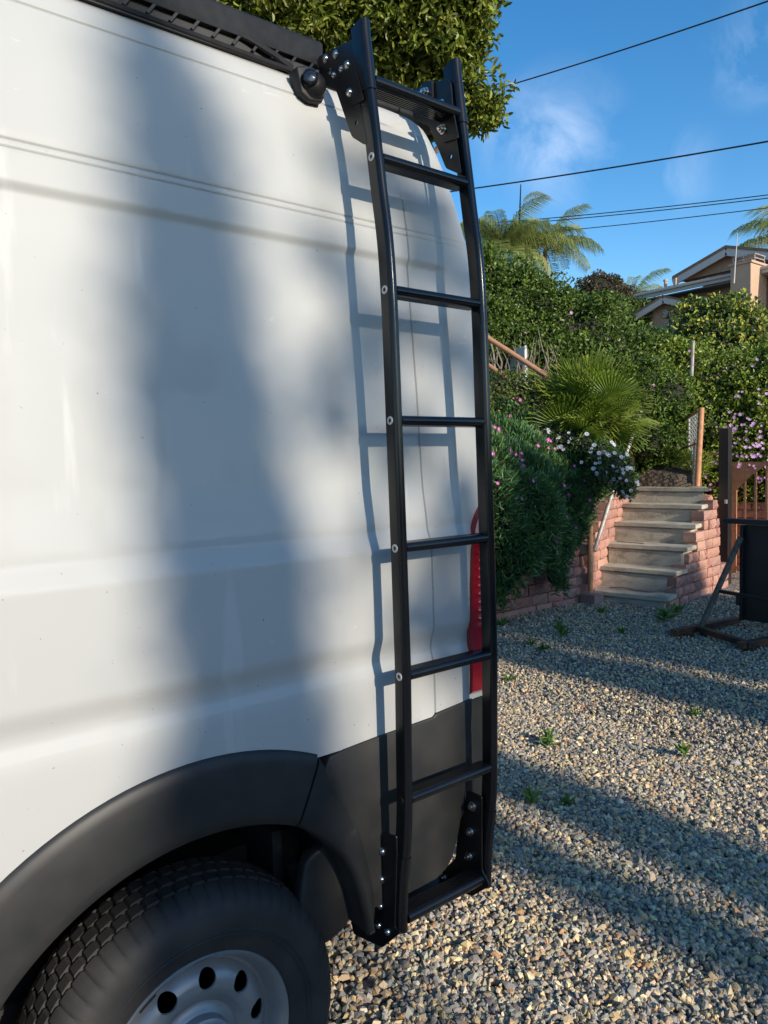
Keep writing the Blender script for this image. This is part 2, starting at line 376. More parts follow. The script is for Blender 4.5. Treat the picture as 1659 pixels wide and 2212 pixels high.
# ------------------------------------------------------------------ gravel stones
def ico():
    bm = bmesh.new(); bmesh.ops.create_icosphere(bm, subdivisions=1, radius=1); v = np.array([q.co[:] for q in bm.verts]); f = np.array([[q.index for q in p.verts] for p in bm.faces]); bm.free(); return v, f
IV, IF = ico()
OV = np.array([(1, 0, 0), (-1, 0, 0), (0, 1, 0), (0, -1, 0), (0, 0, 1), (0, 0, -1)], float)
OF = np.array([(0, 2, 4), (2, 1, 4), (1, 3, 4), (3, 0, 4), (2, 0, 5), (1, 2, 5), (3, 1, 5), (0, 3, 5)])
def stones(P, size, BV, BF):
    n = len(P); V = BV[None]*rng.uniform(.62, 1.25, (n, len(BV), 1))
    V = V*np.stack([rng.uniform(.75, 1.35, n), rng.uniform(.6, 1.0, n), rng.uniform(.45, .85, n)], -1)[:, None, :]
    a = rng.normal(size=(n, 4)); a[:, 1:3] *= .45; a /= np.linalg.norm(a, axis=1, keepdims=True); w_, x, y, z = a.T
    Rm = np.stack([1-2*(y*y+z*z), 2*(x*y-z*w_), 2*(x*z+y*w_), 2*(x*y+z*w_), 1-2*(x*x+z*z), 2*(y*z-x*w_), 2*(x*z-y*w_), 2*(y*z+x*w_), 1-2*(x*x+y*y)], -1).reshape(n, 3, 3)
    V = np.einsum('nij,nkj->nki', Rm, V)*size[:, None, None]+P[:, None, :]
    Fc = (BF[None]+(np.arange(n)*len(BV))[:, None, None]).reshape(-1, 3)
    C = pick([(.27, .25, .215), (.12, .11, .10), (.58, .41, .21), (.72, .56, .32), (.43, .335, .215), (.35, .315, .255), (.46, .24, .10), (.74, .62, .44)], n, .2,
             p=[.19, .15, .16, .12, .17, .14, .035, .035])
    return V.reshape(-1, 3), Fc, np.repeat(C, len(BV), axis=0)
def wedge(n, x0, x1, lo, hi, extra=0):
    x = np.sqrt(rng.uniform(x0**2, x1**2, n)); s = rng.uniform(lo, hi, n); return x, -1.47+s*x
n1 = 78000
x, y = wedge(n1, .75, 3.9, .36, 1.28)
k = ~((y > 3.6)); x, y = x[k], y[k]
z = G+rng.uniform(-.008, .012, len(x))+.006*np.sin(x*7)*np.sin(y*6)
big = rng.random(len(x)); sz = np.where(big > .975, .021, np.where(big > .78, .0150, .0102))*rng.uniform(.8, 1.25, len(x))
V1, F1, C1 = stones(np.stack([x, y, z], -1), sz, IV, IF)
xq = np.sqrt(rng.uniform(.6**2, 2.3**2, 13000)); sq = rng.uniform(1.22, 2.5, 13000); yq = -1.47+sq*xq
kq = yq < 3.2; xq, yq = xq[kq], yq[kq]
V3, F3, C3 = stones(np.stack([xq, yq, G+rng.uniform(-.008, .012, len(xq))], -1), rng.uniform(.011, .019, len(xq)), IV, IF)
n2 = 72000
x, y = wedge(n2, 3.9, 9.6, .33, 1.02)
k = ((y < 3.83) | (x < 4)) & ~((x > 7.3) & (y > 2.93)); x, y = x[k], y[k]
z = G+rng.uniform(-.008, .010, len(x)); sz = rng.uniform(.0095, .0175, len(x))
V2, F2, C2 = stones(np.stack([x, y, z], -1), sz, OV, OF)
V = np.concatenate([V1, V2, V3]); Fc = np.concatenate([F1, F2+len(V1), F3+len(V1)+len(V2)]); C = np.concatenate([C1, C2, C3])
gr = link('gravel', npmesh('gravel', V, Fc, 3, False, C), M['stone']); tag(gr, 'loose grey and tan crushed gravel covering the yard', 'gravel', kind='stuff')

# ------------------------------------------------------------------ van
van = empty('van', (-1.2, .9, G), 'tall white cargo van seen from its rear side with black plastic lower cladding', 'van')
YW = 2.0
_ys = [(.3, .0), (.6, -.002), (.886, -.004), (1.2, -.002), (1.42, .003), (1.73, .021), (2.04, .047), (2.149, .057), (2.313, .086), (2.42, .112), (2.486, .138), (2.515, .158), (2.54, .195), (2.555, .25), (2.568, .36), (2.58, .60), (2.585, .98)]
_xe = [(.3, 1.60), (1.5, 1.60), (1.9, 1.615), (2.1, 1.618), (2.25, 1.59), (2.4, 1.555), (2.5, 1.53), (2.54, 1.48), (2.56, 1.40), (2.585, 1.0)]
zy = np.array(_ys); zx = np.array(_xe)
def ysmooth(z):
    return (np.interp(z-.02, zy[:, 0], zy[:, 1])+2*np.interp(z, zy[:, 0], zy[:, 1])+np.interp(z+.02, zy[:, 0], zy[:, 1]))/4 if z < 2.5 else np.interp(z, zy[:, 0], zy[:, 1])
def ss(a, b, x):
    t = min(max((x-a)/(b-a), 0), 1); return t*t*(3-2*t)
def ln(a, b, x): return min(max((x-a)/(b-a), 0), 1)
def side_y(x, z):
    y = float(ysmooth(z))
    y -= .0150*(ln(1.374, 1.330, z)-ss(1.115, 1.055, z))                       # belt moulding
    y -= .0120*ln(1.046, 1.006, z)                                            # lower body step
    rec = 1-ss(1.40, 1.455, x)
    y += .011*ss(2.092, 2.068, z)*ss(1.372, 1.50, z)*rec                     # recessed panel under the ledge
    for zc, dp, wd in ((2.457, .004, .0035), (2.166, .0042, .0035), (2.150, .0035, .003)):   # roof and waist seams
        q = abs(z-zc)/wd
        if q < 1: y += dp*(1-q)*(1 if x < 1.32 else .45)
    q = abs(x-1.303)/.0032
    if q < 1 and z < 2.53: y += .006*(1-q)
    y += .0006*sin(x*4.1+z*3)*sin(z*5.3+x)
    return y
def corner_pt(a, z, off=0.):
    xe = float(np.interp(z, zx[:, 0], zx[:, 1])); yy = side_y(1.47, z); cx = xe-.13; cy = yy+.14
    return (cx+(.13+off)*sin(a), cy-(.14+off)*cos(a), z)
zr = sorted(set([round(q, 4) for q in list(np.arange(.30, .855, .06))+[.855]+list(np.arange(.87, 1.01, .03))+list(np.arange(1.015, 1.125, .006))+list(np.arange(1.14, 1.32, .03))
      + list(np.arange(1.328, 1.385, .006))+list(np.arange(1.40, 2.04, .04))+list(np.arange(2.05, 2.11, .005))+[2.12, 2.14, 2.146, 2.1475, 2.15, 2.1525, 2.156, 2.1615, 2.1635, 2.166, 2.1685, 2.171]
      + list(np.arange(2.19, 2.44, .03))+[2.45, 2.4535, 2.457, 2.4605, 2.47, 2.485, 2.50, 2.515, 2.53, 2.54, 2.55, 2.558, 2.566, 2.575, 2.585]]))
xc = list(np.arange(-4.0, -.2, .19))+list(np.arange(-.1, 1.28, .045))+[1.292, 1.2998, 1.303, 1.3062, 1.315, 1.34, 1.37, 1.395, 1.41, 1.425, 1.44, 1.455]
verts = []; rows = []
for z in zr:
    row = []
    xe = float(np.interp(z, zx[:, 0], zx[:, 1])); y0 = float(ysmooth(z))
    lim = xe-.135
    for x in xc:
        xx = x if x < 1.2 or lim > 1.456 else 1.2+(x-1.2)*(lim-1.2)/(1.456-1.2)
        row.append((xx, side_y(xx, z), z))
    for a in (.12, .3, .5, .7, .9, 1.1, 1.3, 1.48): row.append(corner_pt(a, z))
    yy = side_y(1.47, z)+.16
    for t in np.linspace(0, 1, 9)[1:-1]: row.append((xe, yy+(YW-2*yy)*t, z))
    half = len(xc)+8
    row += [(p[0], YW-p[1], p[2]) for p in reversed(row[:half])]
    rows.append(row); verts += row
nc = len(rows[0]); faces = []
WHX, WHZ, FWX = .63, .236, -3.0
for i in range(len(zr)-1):
    for j in range(nc-1):
        q = [i*nc+j, i*nc+j+1, (i+1)*nc+j+1, (i+1)*nc+j]
        cx = sum(verts[k][0] for k in q)/4; cz = sum(verts[k][2] for k in q)/4; cyy = sum(verts[k][1] for k in q)/4
        if min((cx-WHX)**2, (cx-FWX)**2)+(cz-WHZ)**2 < .60**2 and (cyy < .25 or cyy > YW-.25): continue
        if cx > .90 and cz < .855: continue
        faces.append(tuple(q))
faces.append(tuple(range((len(zr)-1)*nc, len(zr)*nc)))          # roof
faces.append(tuple([i*nc for i in range(len(zr))]+[i*nc+nc-1 for i in reversed(range(len(zr)))]))   # bulkhead at the front
me = bpy.data.meshes.new('body_shell'); me.from_pydata(verts, [], faces); me.update()
bm = bmesh.new(); bm.from_mesh(me); bmesh.ops.recalc_face_normals(bm, faces=bm.faces); bm.to_mesh(me); bm.free()
me.polygons.foreach_set('use_smooth', [True]*len(me.polygons)); me.set_sharp_from_angle(angle=radians(50))
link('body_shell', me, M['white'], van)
MB().box((-1.2, YW/2, .42), (5.2, 1.3, .16)).build('underbody', M['dark'], van)
# rear axle, spring hanger and far wheels so the wheelhouse is not empty
ax = MB().tube([(WHX, .25, WHZ), (WHX, YW-.25, WHZ)], .045, 12).build('rear_axle', M['dark'], van, True)
MB().bar((WHX-.6, .36, .33), (WHX+.42, .36, .31), .07, .035).bar((WHX+.42, .36, .31), (WHX+.50, .36, .48), .05, .03).build('leaf_spring', M['dark'], van)

# wheel
def wheel(x, side):
    """wheel with its tyre and rim; side -1 near, +1 far"""
    w0 = empty('wheel', parent=van)
    y0 = .018 if side < 0 else YW-.018; ax = (0, 1, 0) if side < 0 else (0, -1, 0); c = (x, y0, WHZ)
    prof = [(.212, .034), (.224, .020), (.24, .012), (.27, .004), (.30, 0), (.325, .004), (.338, .012)]
    N = 384; b = MB(); cv = Vector(c); axv = Vector(ax); e = Vector((1, 0, 0)); g2 = Vector((0, 0, 1))
    ring = []
    full = prof+[(.3515, .024), (.3615, .040), (.3665, .056), (.3675, .0605), (.358, .0615), (.358, .0675), (.3695, .069), (.3705, .098), (.360, .099), (.360, .106), (.3715, .107), (.3715, .140), (.360, .141), (.360, .148), (.3705, .149), (.3695, .178), (.358, .180), (.358, .186), (.3665, .188), (.357, .215), (.34, .236), (.30, .248), (.24, .24), (.212, .216)]
    for (r, h) in full:
        for k2 in range(N):
            a = 2*pi*k2/N; rr_ = r
            ph = k2 % 6
            if .024 <= h <= .0605 and ph in (0,) : rr_ = r-.005                       # shoulder blocks
            if .069 <= h <= .098 and (k2+2) % 6 in (0,): rr_ = r-.007
            if .107 <= h <= .140 and (k2+4) % 6 in (0,): rr_ = r-.006
            if .149 <= h <= .178 and (k2+1) % 6 in (0,): rr_ = r-.007
            if .188 <= h <= .22 and ph == 4: rr_ = r-.005
            if h == .012 and r > .33: rr_ = r+(.003 if ph in (2, 3, 4, 5) else -.001)
            b.v.append(tuple(cv+axv*h+(e*cos(a)+g2*sin(a))*rr_))
    for i in range(len(full)-1):
        for k2 in range(N): b.f.append((i*N+k2, i*N+(k2+1) % N, (i+1)*N+(k2+1) % N, (i+1)*N+k2))
    t = b.build('tyre', M['rubber'], w0, True)
    MB().lathe(c, ax, [(.2665, .0035), (.2685, .0012), (.2705, .0035)], 96, False).lathe(c, ax, [(.2765, .0028), (.2785, .0004), (.2805, .0028)], 96, False).build('sidewall_ring', M['rubber'], w0, True)
    rp = [(.205, .215), (.2235, .212), (.2235, .205), (.212, .20), (.20, .12), (.195, .075), (.203, .045), (.210, .036), (.2215, .028), (.2245, .020), (.2215, .0145), (.2145, .020), (.2065, .034), (.1985, .052), (.1955, .066), (.190, .071), (.184, .069), (.176, .060),
          (.165, .047), (.150, .038), (.132, .036), (.118, .041), (.106, .050), (.098, .054), (.090, .052), (.083, .045), (.078, .041)]
    i1 = [i for i, q in enumerate(rp) if q[0] == .184][0]; i2 = [i for i, q in enumerate(rp) if q[0] == .118][0]
    rb = MB().lathe(c, ax, rp[:i1+1], 120); rb.f = [f_ for f_ in rb.f if len(f_) < 20]
    r2 = MB().lathe(c, ax, rp[i2:], 120); r2.f = [f_ for f_ in r2.f if len(f_) < 20]; rb.add(r2.v, r2.f)
    hr_ = [q[0] for q in reversed(rp[i1:i2+1])]; hh_ = [q[1] for q in reversed(rp[i1:i2+1])]
    for k2 in range(10):                                         # ten hand holes, each in its own sector of the disc
        a0 = radians(79)+2*pi*k2/10 if side < 0 else 2*pi*k2/10; NB = 32; o = len(rb.v); rings = []
        R_in, R_out, HA, rc, hr2 = .118, .184, pi/10, .153, .0205
        for q in range(NB):
            t = 2*pi*q/NB; ct, st_ = cos(t), sin(t); m_ = max(abs(ct), abs(st_)); sqr, sqa = ct/m_, st_/m_
            ro_ = (R_out-rc)*sqr if sqr > 0 else (rc-R_in)*sqr
            outer = (rc+ro_, a0+HA*sqa); innr = (rc+hr2*ct, a0+hr2*1.05*st_/rc)
            rings.append([(innr[0]+(outer[0]-innr[0])*w_, innr[1]+(outer[1]-innr[1])*w_) for w_ in (0, .12, .3, .55, .8, 1)])
        for j in range(7):
            for q in range(NB):
                r_, a_ = rings[q][max(0, j-1)]; h_ = float(np.interp(r_, hr_, hh_))+(.006 if j == 0 else 0)
                rb.v.append(tuple(cv+axv*h_+(e*cos(a_)+g2*sin(a_))*r_))
        for j in range(6):
            for q in range(NB): rb.f.append((o+j*NB+q, o+j*NB+(q+1) % NB, o+(j+1)*NB+(q+1) % NB, o+(j+1)*NB+q))
    rb.build('rim', M['rim'], w0, True)
    MB().lathe(c, ax, [(.200, .10), (.05, .10)], 48).build('brake_drum', M['dark'], w0)
    MB().lathe(c, ax, [(.0775, .050), (.0785, .030), (.076, .020), (.070, .0155), (.055, .013), (.030, .0125), (.028, .018), (.024, .018), (.022, .0135), (.0001, .0125)], 60).build('hub_cap', M['rim'], w0, True)
    for k2 in range(5):
        a = 2*pi*k2/5+.5; p = cv+(e*cos(a)+g2*sin(a))*.052
        MB().lathe(p, ax, [(.011, .014), (.011, .006), (.008, .003), (.0001, .002)], 6).build('wheel_bolt', M['steel'], w0)
    MB().bar(cv+(e*cos(2.05)+g2*sin(2.05))*.2165+axv*.02, cv+(e*cos(2.25)+g2*sin(2.25))*.2165+axv*.02, .010, .004, up=axv).build('balance_weight', M['dark'], w0)
    return w0
wheel(WHX, -1); wheel(WHX, 1); wheel(FWX, -1); wheel(FWX, 1)

# wheel-arch flares (swept section), inner liners
def flare(name, cx, a0, a1, ro, ri, parent=van, far=False, inner_y=.05, n=48):
    b = MB(); first = True; m = 0
    for i in range(n+1):
        a = radians(a0+(a1-a0)*i/n); Ro = ro(math.degrees(a)); Ri = ri(math.degrees(a))
        sec = [(Ro, .030), (Ro, -.006), (Ro-.004, -.016), (Ro-.014, -.023), (Ro-.035, -.028), ((Ro+Ri)/2, -.031), (Ri+.03, -.033), (Ri+.012, -.031), (Ri+.003, -.024), (Ri, -.012), (Ri, inner_y)]
        if Ro-Ri < .09: sec = [(Ro, .030), (Ro, -.006), (Ro-.003, -.014), (Ro-.008, -.022), (Ro-.014, -.028), ((Ro+Ri)/2, -.032), (Ri+.016, -.034), (Ri+.009, -.032), (Ri+.003, -.024), (Ri, -.012), (Ri, inner_y)]
        m = len(sec)
        for r, y in sec: b.v.append((cx+r*cos(a), y if not far else YW-y, WHZ+r*sin(a)))
    for i in range(n):
        for k2 in range(m-1): b.f.append((i*m+k2, i*m+k2+1, (i+1)*m+k2+1, (i+1)*m+k2))
    b.f.append(tuple(range(m))); b.f.append(tuple(range(n*m, n*m+m)))
    return b.build(name, M['cladding'], parent, True)
ri_f = lambda a: float(np.interp(a, [-5, 8, 25, 44, 64, 180], [.425, .43, .455, .497, .525, .53]))
flare('arch_flare', WHX, 64.8, 197, lambda a: .697, ri_f, inner_y=.08)
ro_r = lambda a: float(np.interp(a, [17, 18.5, 20, 22, 25, 35, 44, 57, 64], [.458, .472, .482, .492, .502, .535, .575, .638, .69]))
flare('rear_arch_flare', WHX, 17, 64.2, ro_r, ri_f, inner_y=.11)
flare('arch_flare', FWX, -17, 197, lambda a: .66, lambda a: .50, n=60)
def liner(cx, y0, y1):
    b = MB(); n = 40; 
    for i in range(n+1):
        a = radians(21+182*i/n); wob = .006*(i % 2)
        for y, r in ((y0, .527), (y0+.09, .530), (y0+.10, .518), (y0+.2, .518), (y0+.21, .53), (y1, .53)): 
            rr = min(r, ri_f(math.degrees(a))+.004) if y == y0 else r-.03*(a < .5)
            b.v.append((cx+rr*cos(a), y, WHZ+rr*sin(a)))
    for i in range(n):
        for k2 in range(5): b.f.append((i*6+k2, i*6+k2+1, i*6+k2+7, i*6+k2+6))
    o = b.build('wheelhouse_liner', M['liner'], van, True)
    return o
liner(WHX, .04, .52); liner(FWX, .04, .52)
MB().box((WHX+.02, .53, .40), (1.3, .02, .62)).build('inner_wheelhouse_wall', M['dark'], van)
MB().box((FWX+.02, .53, .40), (1.3, .02, .62)).build('inner_wheelhouse_wall', M['dark'], van)
MB().prism(rounded([(1.01, .60), (1.06, .60), (1.078, .43), (1.062, .372), (1.03, .345), (.985, .333), (.95, .338), (.915, .37), (.90, .46), (.93, .58)], .02), 1, .05, .09).build('mud_guard', M['cladding'], van, True, bevel=.012, seg=3)
MB().box((.93, .30, .42), (.03, .20, .34)).bar((.96, .20, .50), (1.0, .20, .25), .05, .03).build('mud_flap_bracket', M['dark'], van, bevel=.004)
MB().prism([(-3.9, .30), (-3.55, .30), (-3.6, .62), (-3.9, .62)], 1, -.015, .03).prism([(-2.4, .30), (.04, .30), (-.02, .62), (-2.3, .62)], 1, -.018, .03).build('sill_cladding', M['cladding'], van, bevel=.006)
# bumper side panel and rear corner
pan = []
for a in (62, 57, 50, 44, 35, 28, 22): 
    r = ro_r(a)-.02; pan.append((WHX+r*cos(radians(a)), WHZ+r*sin(radians(a))))
pan += [(1.075, .425), (1.19, .418), (1.29, .421), (1.325, .435), (1.35, .458), (1.372, .51), (1.396, .60), (1.425, .76), (1.440, .887), (1.30, .8755), (1.292, .868), (1.10, .862), (1.0, .856), (.955, .850)]
b = MB().prism(pan, 1, -.0235, .04); b.build('rear_bumper_side', M['cladding'], van, True, bevel=.007, seg=3)
b = MB(); zz = [.55, .57, .60, .70, .80, .86, .880, .889]
cs = [1.4435, 1.45, 1.465]
for z in zz:
    ins = .012 if z in (.55, .889) else 0.
    sh = -.045*max(0, (.887-z)/.29)
    for x in cs: b.v.append((x+sh, -.021+ins+(.002 if x == cs[0] else 0), z))
    for a in (.15, .35, .6, .85, 1.1, 1.35, 1.57): b.v.append((1.47+sh*.3+(.145-ins)*sin(a), .13-(.152-ins)*cos(a), z))
    b.v.append((1.615-ins+sh*.3, 1.0, z)); b.v.append((1.60, 1.0, z)); b.v.append((1.46+sh*.3, .05, z)); b.v.append((1.4435+sh, .02, z))
m_ = len(cs)+7+4
for i in range(len(zz)-1):
    for k2 in range(m_): b.f.append((i*m_+k2, i*m_+(k2+1) % m_, (i+1)*m_+(k2+1) % m_, (i+1)*m_+k2))
b.f.append(tuple(range(m_))); b.f.append(tuple(range((len(zz)-1)*m_, len(zz)*m_)))
b.build('rear_bumper_corner', M['cladding'], van, True)
# tail lamp
b = MB(); zt = np.concatenate([np.linspace(.890, 1.08, 12), np.linspace(1.09, 1.34, 44), np.linspace(1.35, 1.425, 8)]); ncol = 14
for i, z in enumerate(zt):
    xl = float(np.interp(z, [.876, 1.0, 1.2, 1.30, 1.36, 1.40, 1.425], [1.432, 1.436, 1.439, 1.447, 1.460, 1.482, 1.508]))
    xe = float(np.interp(z, zx[:, 0], zx[:, 1])); al = xl-(xe-.13) if xl < xe-.13 else math.asin(min(.98, (xl-(xe-.13))/.13))*.13
    for k2 in range(ncol):
        t = max(0, k2-1)/(ncol-2); a = al+(1.55*.13-al)*t
        off = .009 if 0 < k2 < ncol-1 and 0 < i < len(zt)-1 else -.012
        if 1.08 < z < 1.35 and 2 < k2 < 11: off -= .0045*(i % 4 < 1)+.002*((k2) % 4 == 0)
        ly_ = float(np.interp(z, [.88, 1.33, 1.43], [-.019, -.018, -.003])); ang = max(a, 0)/.13
        b.v.append((xe-.13+min(a, 0)+(.13+off)*sin(ang), ly_+.14-(.14+off)*cos(ang), float(z)))
for i in range(len(zt)-1):
    for k2 in range(ncol-1): b.f.append((i*ncol+k2, i*ncol+k2+1, (i+1)*ncol+k2+1, (i+1)*ncol+k2))
b.build('tail_light', M['red'], van, True)
# seams between door and corner and black gap above bumper
MB().box((1.17, -.004, .8665), (.36, .012, .004)).build('bumper_gap_strip', M['dark'], van)
# small surround camera on the upper side
cp = ony(664, 187, .118)
cb = MB().prism([(cp.x-.042, cp.z+.028), (cp.x-.030, cp.z-.030), (cp.x-.008, cp.z-.043), (cp.x+.030, cp.z-.038), (cp.x+.044, cp.z-.008), (cp.x+.036, cp.z+.030), (cp.x-.012, cp.z+.040)], 1, .098, .140).build('side_camera', M['rackblack'], van, True, bevel=.005, seg=3)
MB().lathe((cp.x+.008, .108, cp.z-.002), (-.25, -1, -.1), [(.034, -.02), (.034, .006), (.030, .017), (.020, .026), (.0001, .030)], 28).build('camera_dome', M['powder_matt'], cb, True)
MB().lathe((cp.x-.012, .085, cp.z+.004), (-.55, -1, .1), [(.019, -.01), (.019, .008), (.016, .011), (.013, .008), (.008, .009), (.0001, .012)], 28).build('camera_lens', M['lens'], cb, True)

# ------------------------------------------------------------------ roof rack rail
rack = empty('roof_rack', (-1.2, .2, 2.56), 'long black roof rack rail with ribbed underside on the van roof edge', 'roof rack')
MB().prism([(.168, 2.574), (.166, 2.630), (.176, 2.640), (.215, 2.640), (.218, 2.574)], 0, -3.6, 1.125).build('rail', M['rackblack'], rack, True, bevel=.003)
MB().prism([(.182, 2.540), (.182, 2.588), (.235, 2.588), (.235, 2.535)], 0, -3.6, 1.12).build('back_strip', M['hex'], rack)  # near-black colour stands in for the shade beneath the rail overhang
xx = -3.55; k = 0
while xx < 1.08:
    MB().bar((xx, .186, 2.552), (xx+.028, .186, 2.590), .034, .006, up=(1, 0, 0)).build('rib', M['powder_matt'], rack) if xx > .2 else None
    xx += .052
for c0 in (.98,):
    MB().tube([(c0-.12, .178, 2.586), (c0-.07, .172, 2.578), (c0, .168, 2.560), (c0+.05, .168, 2.542)], .008, 8).build('brace', M['rackblack'], rack, True)
MB().tube([(-3.5, .150, 2.535), (.55, .150, 2.531), (1.10, .150, 2.525)], .006, 8).build('edge_beading', M['rackblack'], rack, True)
MB().prism([(.19, 2.540), (.19, 2.588), (.30, 2.595), (.30, 2.562)], 0, 1.13, 1.50).build('rail_end', M['rackblack'], rack, True, bevel=.008, seg=3)
MB().prism([(.205, 2.548), (.205, 2.600), (.31, 2.600), (.31, 2.566)], 0, 1.49, 1.585).build('end_cap', M['rackblack'], rack, True, bevel=.012, seg=4)

# ------------------------------------------------------------------ ladder
lad = empty('side_ladder', (1.28, -.09, .3), 'tall black aluminium ladder bolted along the side of the white van', 'ladder')
_st = np.array([(.385, -.066), (.50, -.074), (.60, -.092), (.70, -.100), (1.05, -.106), (1.35, -.101), (1.65, -.094), (1.90, -.088), (2.02, -.082), (2.10, -.074), (2.18, -.060), (2.28, -.046), (2.46, -.020), (2.60, .0)])
def sty(z): return float((np.interp(z-.03, _st[:, 0], _st[:, 1])+np.interp(z, _st[:, 0], _st[:, 1])+np.interp(z+.03, _st[:, 0], _st[:, 1]))/3)
def stile_section(w, back, front):
    """closed section (x, y): flat sides, half-round front"""
    r = w/2; P = [(-r, back), (-r, -front+r)]
    for i in range(1, 8):
        a = pi*i/8; P.append((-r*cos(a), -front+r-r*sin(a)))
    P += [(r, -front+r), (r, back)]
    return P
def stile(xc_, z0, z1, name, w=.025, back=.017, front=.023, topcut=0., m=None):
    S = stile_section(w, back, front); b = MB(); zs = [z0]+[z for z in np.arange(z0+.02, z1-.005, .03)]+[z1]; n = len(S)
    for z in zs:
        for (x, y) in S:
            zz = z
            if z == z1 and topcut: zz = z-topcut*((y+front)/(back+front))**1.3
            b.v.append((xc_+x, sty(z)+y, zz))
    for i in range(len(zs)-1):
        for k2 in range(n): b.f.append((i*n+k2, i*n+(k2+1) % n, (i+1)*n+(k2+1) % n, (i+1)*n+k2))
    b.f.append(tuple(range(n))); b.f.append(tuple(range((len(zs)-1)*n, len(zs)*n)))
    return b.build(name, m or M['powder'], lad, True)
XL, XR = 1.121, 1.423
for X in (XL, XR):
    s_ = stile(X, .40, 2.57, 'stile')
    stile(X, 2.435, 2.605, 'top_sleeve', w=.0295, back=.021, front=.0255, topcut=.012)
    stile(X, .375, .575 if X == XL else .60, 'bottom_sleeve', w=.0295, back=.021, front=.0255)
    # satin side strip reads greyer than the rounded front
RZ = [2.462, 2.2745, 1.957, 1.650, 1.345, 1.033, .722, .405]
def rung_section(dep, h):
    """(y, z) section, ribbed flat top and bottom, round nose towards -y"""
    P = []; r = h/2; nb = 5; y_b = dep/2; y_f = -dep/2+r
    def ribs(zs, ys):
        out = []
        n = 6
        for i in range(n):
            a = ys[0]+(ys[1]-ys[0])*i/n; b_ = ys[0]+(ys[1]-ys[0])*(i+.55)/n
            out += [(a, zs), (b_, zs), (b_, zs*.80), (ys[0]+(ys[1]-ys[0])*(i+1)/n, zs*.80)]
        return out
    P += ribs(-r, (y_b, y_f))
    P.append((y_f, -r))
    for i in range(1, 8):
        a = pi*i/8; P.append((y_f-r*sin(a), -r*cos(a)))
    P.append((y_f, r))
    P += [(y, z) for y, z in ribs(r, (y_f, y_b))]
    return P
for i, z in enumerate(RZ):
    y = sty(z)+(.004 if 0 < i < 7 else 0); dep = .058 if i in (0, 7) else .044; h = .027 if i in (0, 7) else .0245
    tilt = .0
    if i == 0: y += .006
    S = [(y+a, z+b_) for a, b_ in rung_section(dep, h)]
    o = MB().prism(S, 0, XL+.012, XR-.012).build('rung', M['powder'], lad, True)
def bolt(name, p, ax, r, parent, m='steel', wash=True, hexm=True):
    b = MB(); 
    b.lathe(p, ax, [(r*1.25, 0), (r*1.25, .0015), (r, .0015), (r*.98, .004), (r*.8, .0062), (r*.55, .0075), (r*.5, .0075), (r*.45, .0045), (.0001, .0045)], 18)
    return b.build(name, M[m], parent, True)
# pale-ringed rung fasteners on the outer face of the left stile
for z in RZ[1:7]:
    p = (XL-.0125, sty(z)+.0, z+.0)
    d = z < .8
    MB().lathe(p, (-1, 0, 0), [(.0100, -.001), (.0100, .0016), (.0090, .0022), (.0050, .0018), (.0048, -.0005), (.0001, -.0005)], 28).build('rivet', M['powder_matt'] if d else M['washer'], lad, True)
    MB().lathe((XL-.0127, sty(z)+.0, z), (-1, 0, 0), [(.0046, 0), (.0046, .0009), (.0001, .0009)], 6).build('hex_recess', M['hex'], lad)
def plate(name, poly, x, parent=lad, t=.005, holes=()):
    o = MB().prism(poly, 0, x-t/2, x+t/2).build(name, M['powder_matt'], parent, True, bevel=.0012, seg=1)
    if holes:
        cut = MB()
        for (y, z, r) in holes: cut.tube([(x-.02, y, z), (x+.02, y, z)], r, 20)
        co = cut.build('cutter', M['dark'], None); co.location = -lad.location; 
        oo = o.location.copy(); co.location = oo; o.parent = None
        bpy.context.view_layer.update()
        md = o.modifiers.new('b', 'BOOLEAN'); md.object = co; md.operation = 'DIFFERENCE'; md.solver = 'EXACT'
        nm = bpy.data.meshes.new_from_object(o.evaluated_get(bpy.context.evaluated_depsgraph_get()))
        o.modifiers.clear(); o.data = nm; o.parent = lad; bpy.data.objects.remove(co)
    return o
# upper bracket plates
plate('upper_bracket', rounded([(.166, 2.594), (.025, 2.572), (.0, 2.56), (.0, 2.44), (-.034, 2.31), (-.018, 2.312), (.030, 2.347), (.091, 2.481), (.155, 2.520)]), 1.110, holes=((.009, 2.372, .0055), (.115, 2.536, .008)))
plate('upper_bracket', rounded([(.150, 2.585), (-.003, 2.556), (-.02, 2.54), (-.03, 2.42), (-.052, 2.297), (-.046, 2.297), (.005, 2.328), (.067, 2.458), (.13, 2.50)]), 1.400, holes=((-.015, 2.352, .0055),))
MB().prism(rounded([(.05, 2.49), (.0, 2.49), (-.028, 2.41), (.035, 2.418)]), 0, 1.1035, 1.1065).build('doubler_plate', M['powder_matt'], lad)
MB().prism(rounded([(.045, 2.47), (-.03, 2.47), (-.05, 2.385), (.012, 2.395)]), 0, 1.392, 1.3965).build('doubler_plate', M['powder_matt'], lad)
MB().prism(rounded([(.085, 2.575), (.045, 2.57), (.04, 2.50), (.08, 2.505)]), 0, 1.389, 1.3965).build('doubler_plate', M['powder_matt'], lad)
for (y, z, r) in ((.130, 2.573, .0085), (.086, 2.565, .0085), (.039, 2.520, .0085), (.063, 2.520, .0065), (.095, 2.519, .0065)):
    bolt('bolt', (1.1075, y, z), (-1, 0, 0), r, lad)
bolt('bolt', (1.1035, .027, 2.449), (-1, 0, 0), .0085, lad)
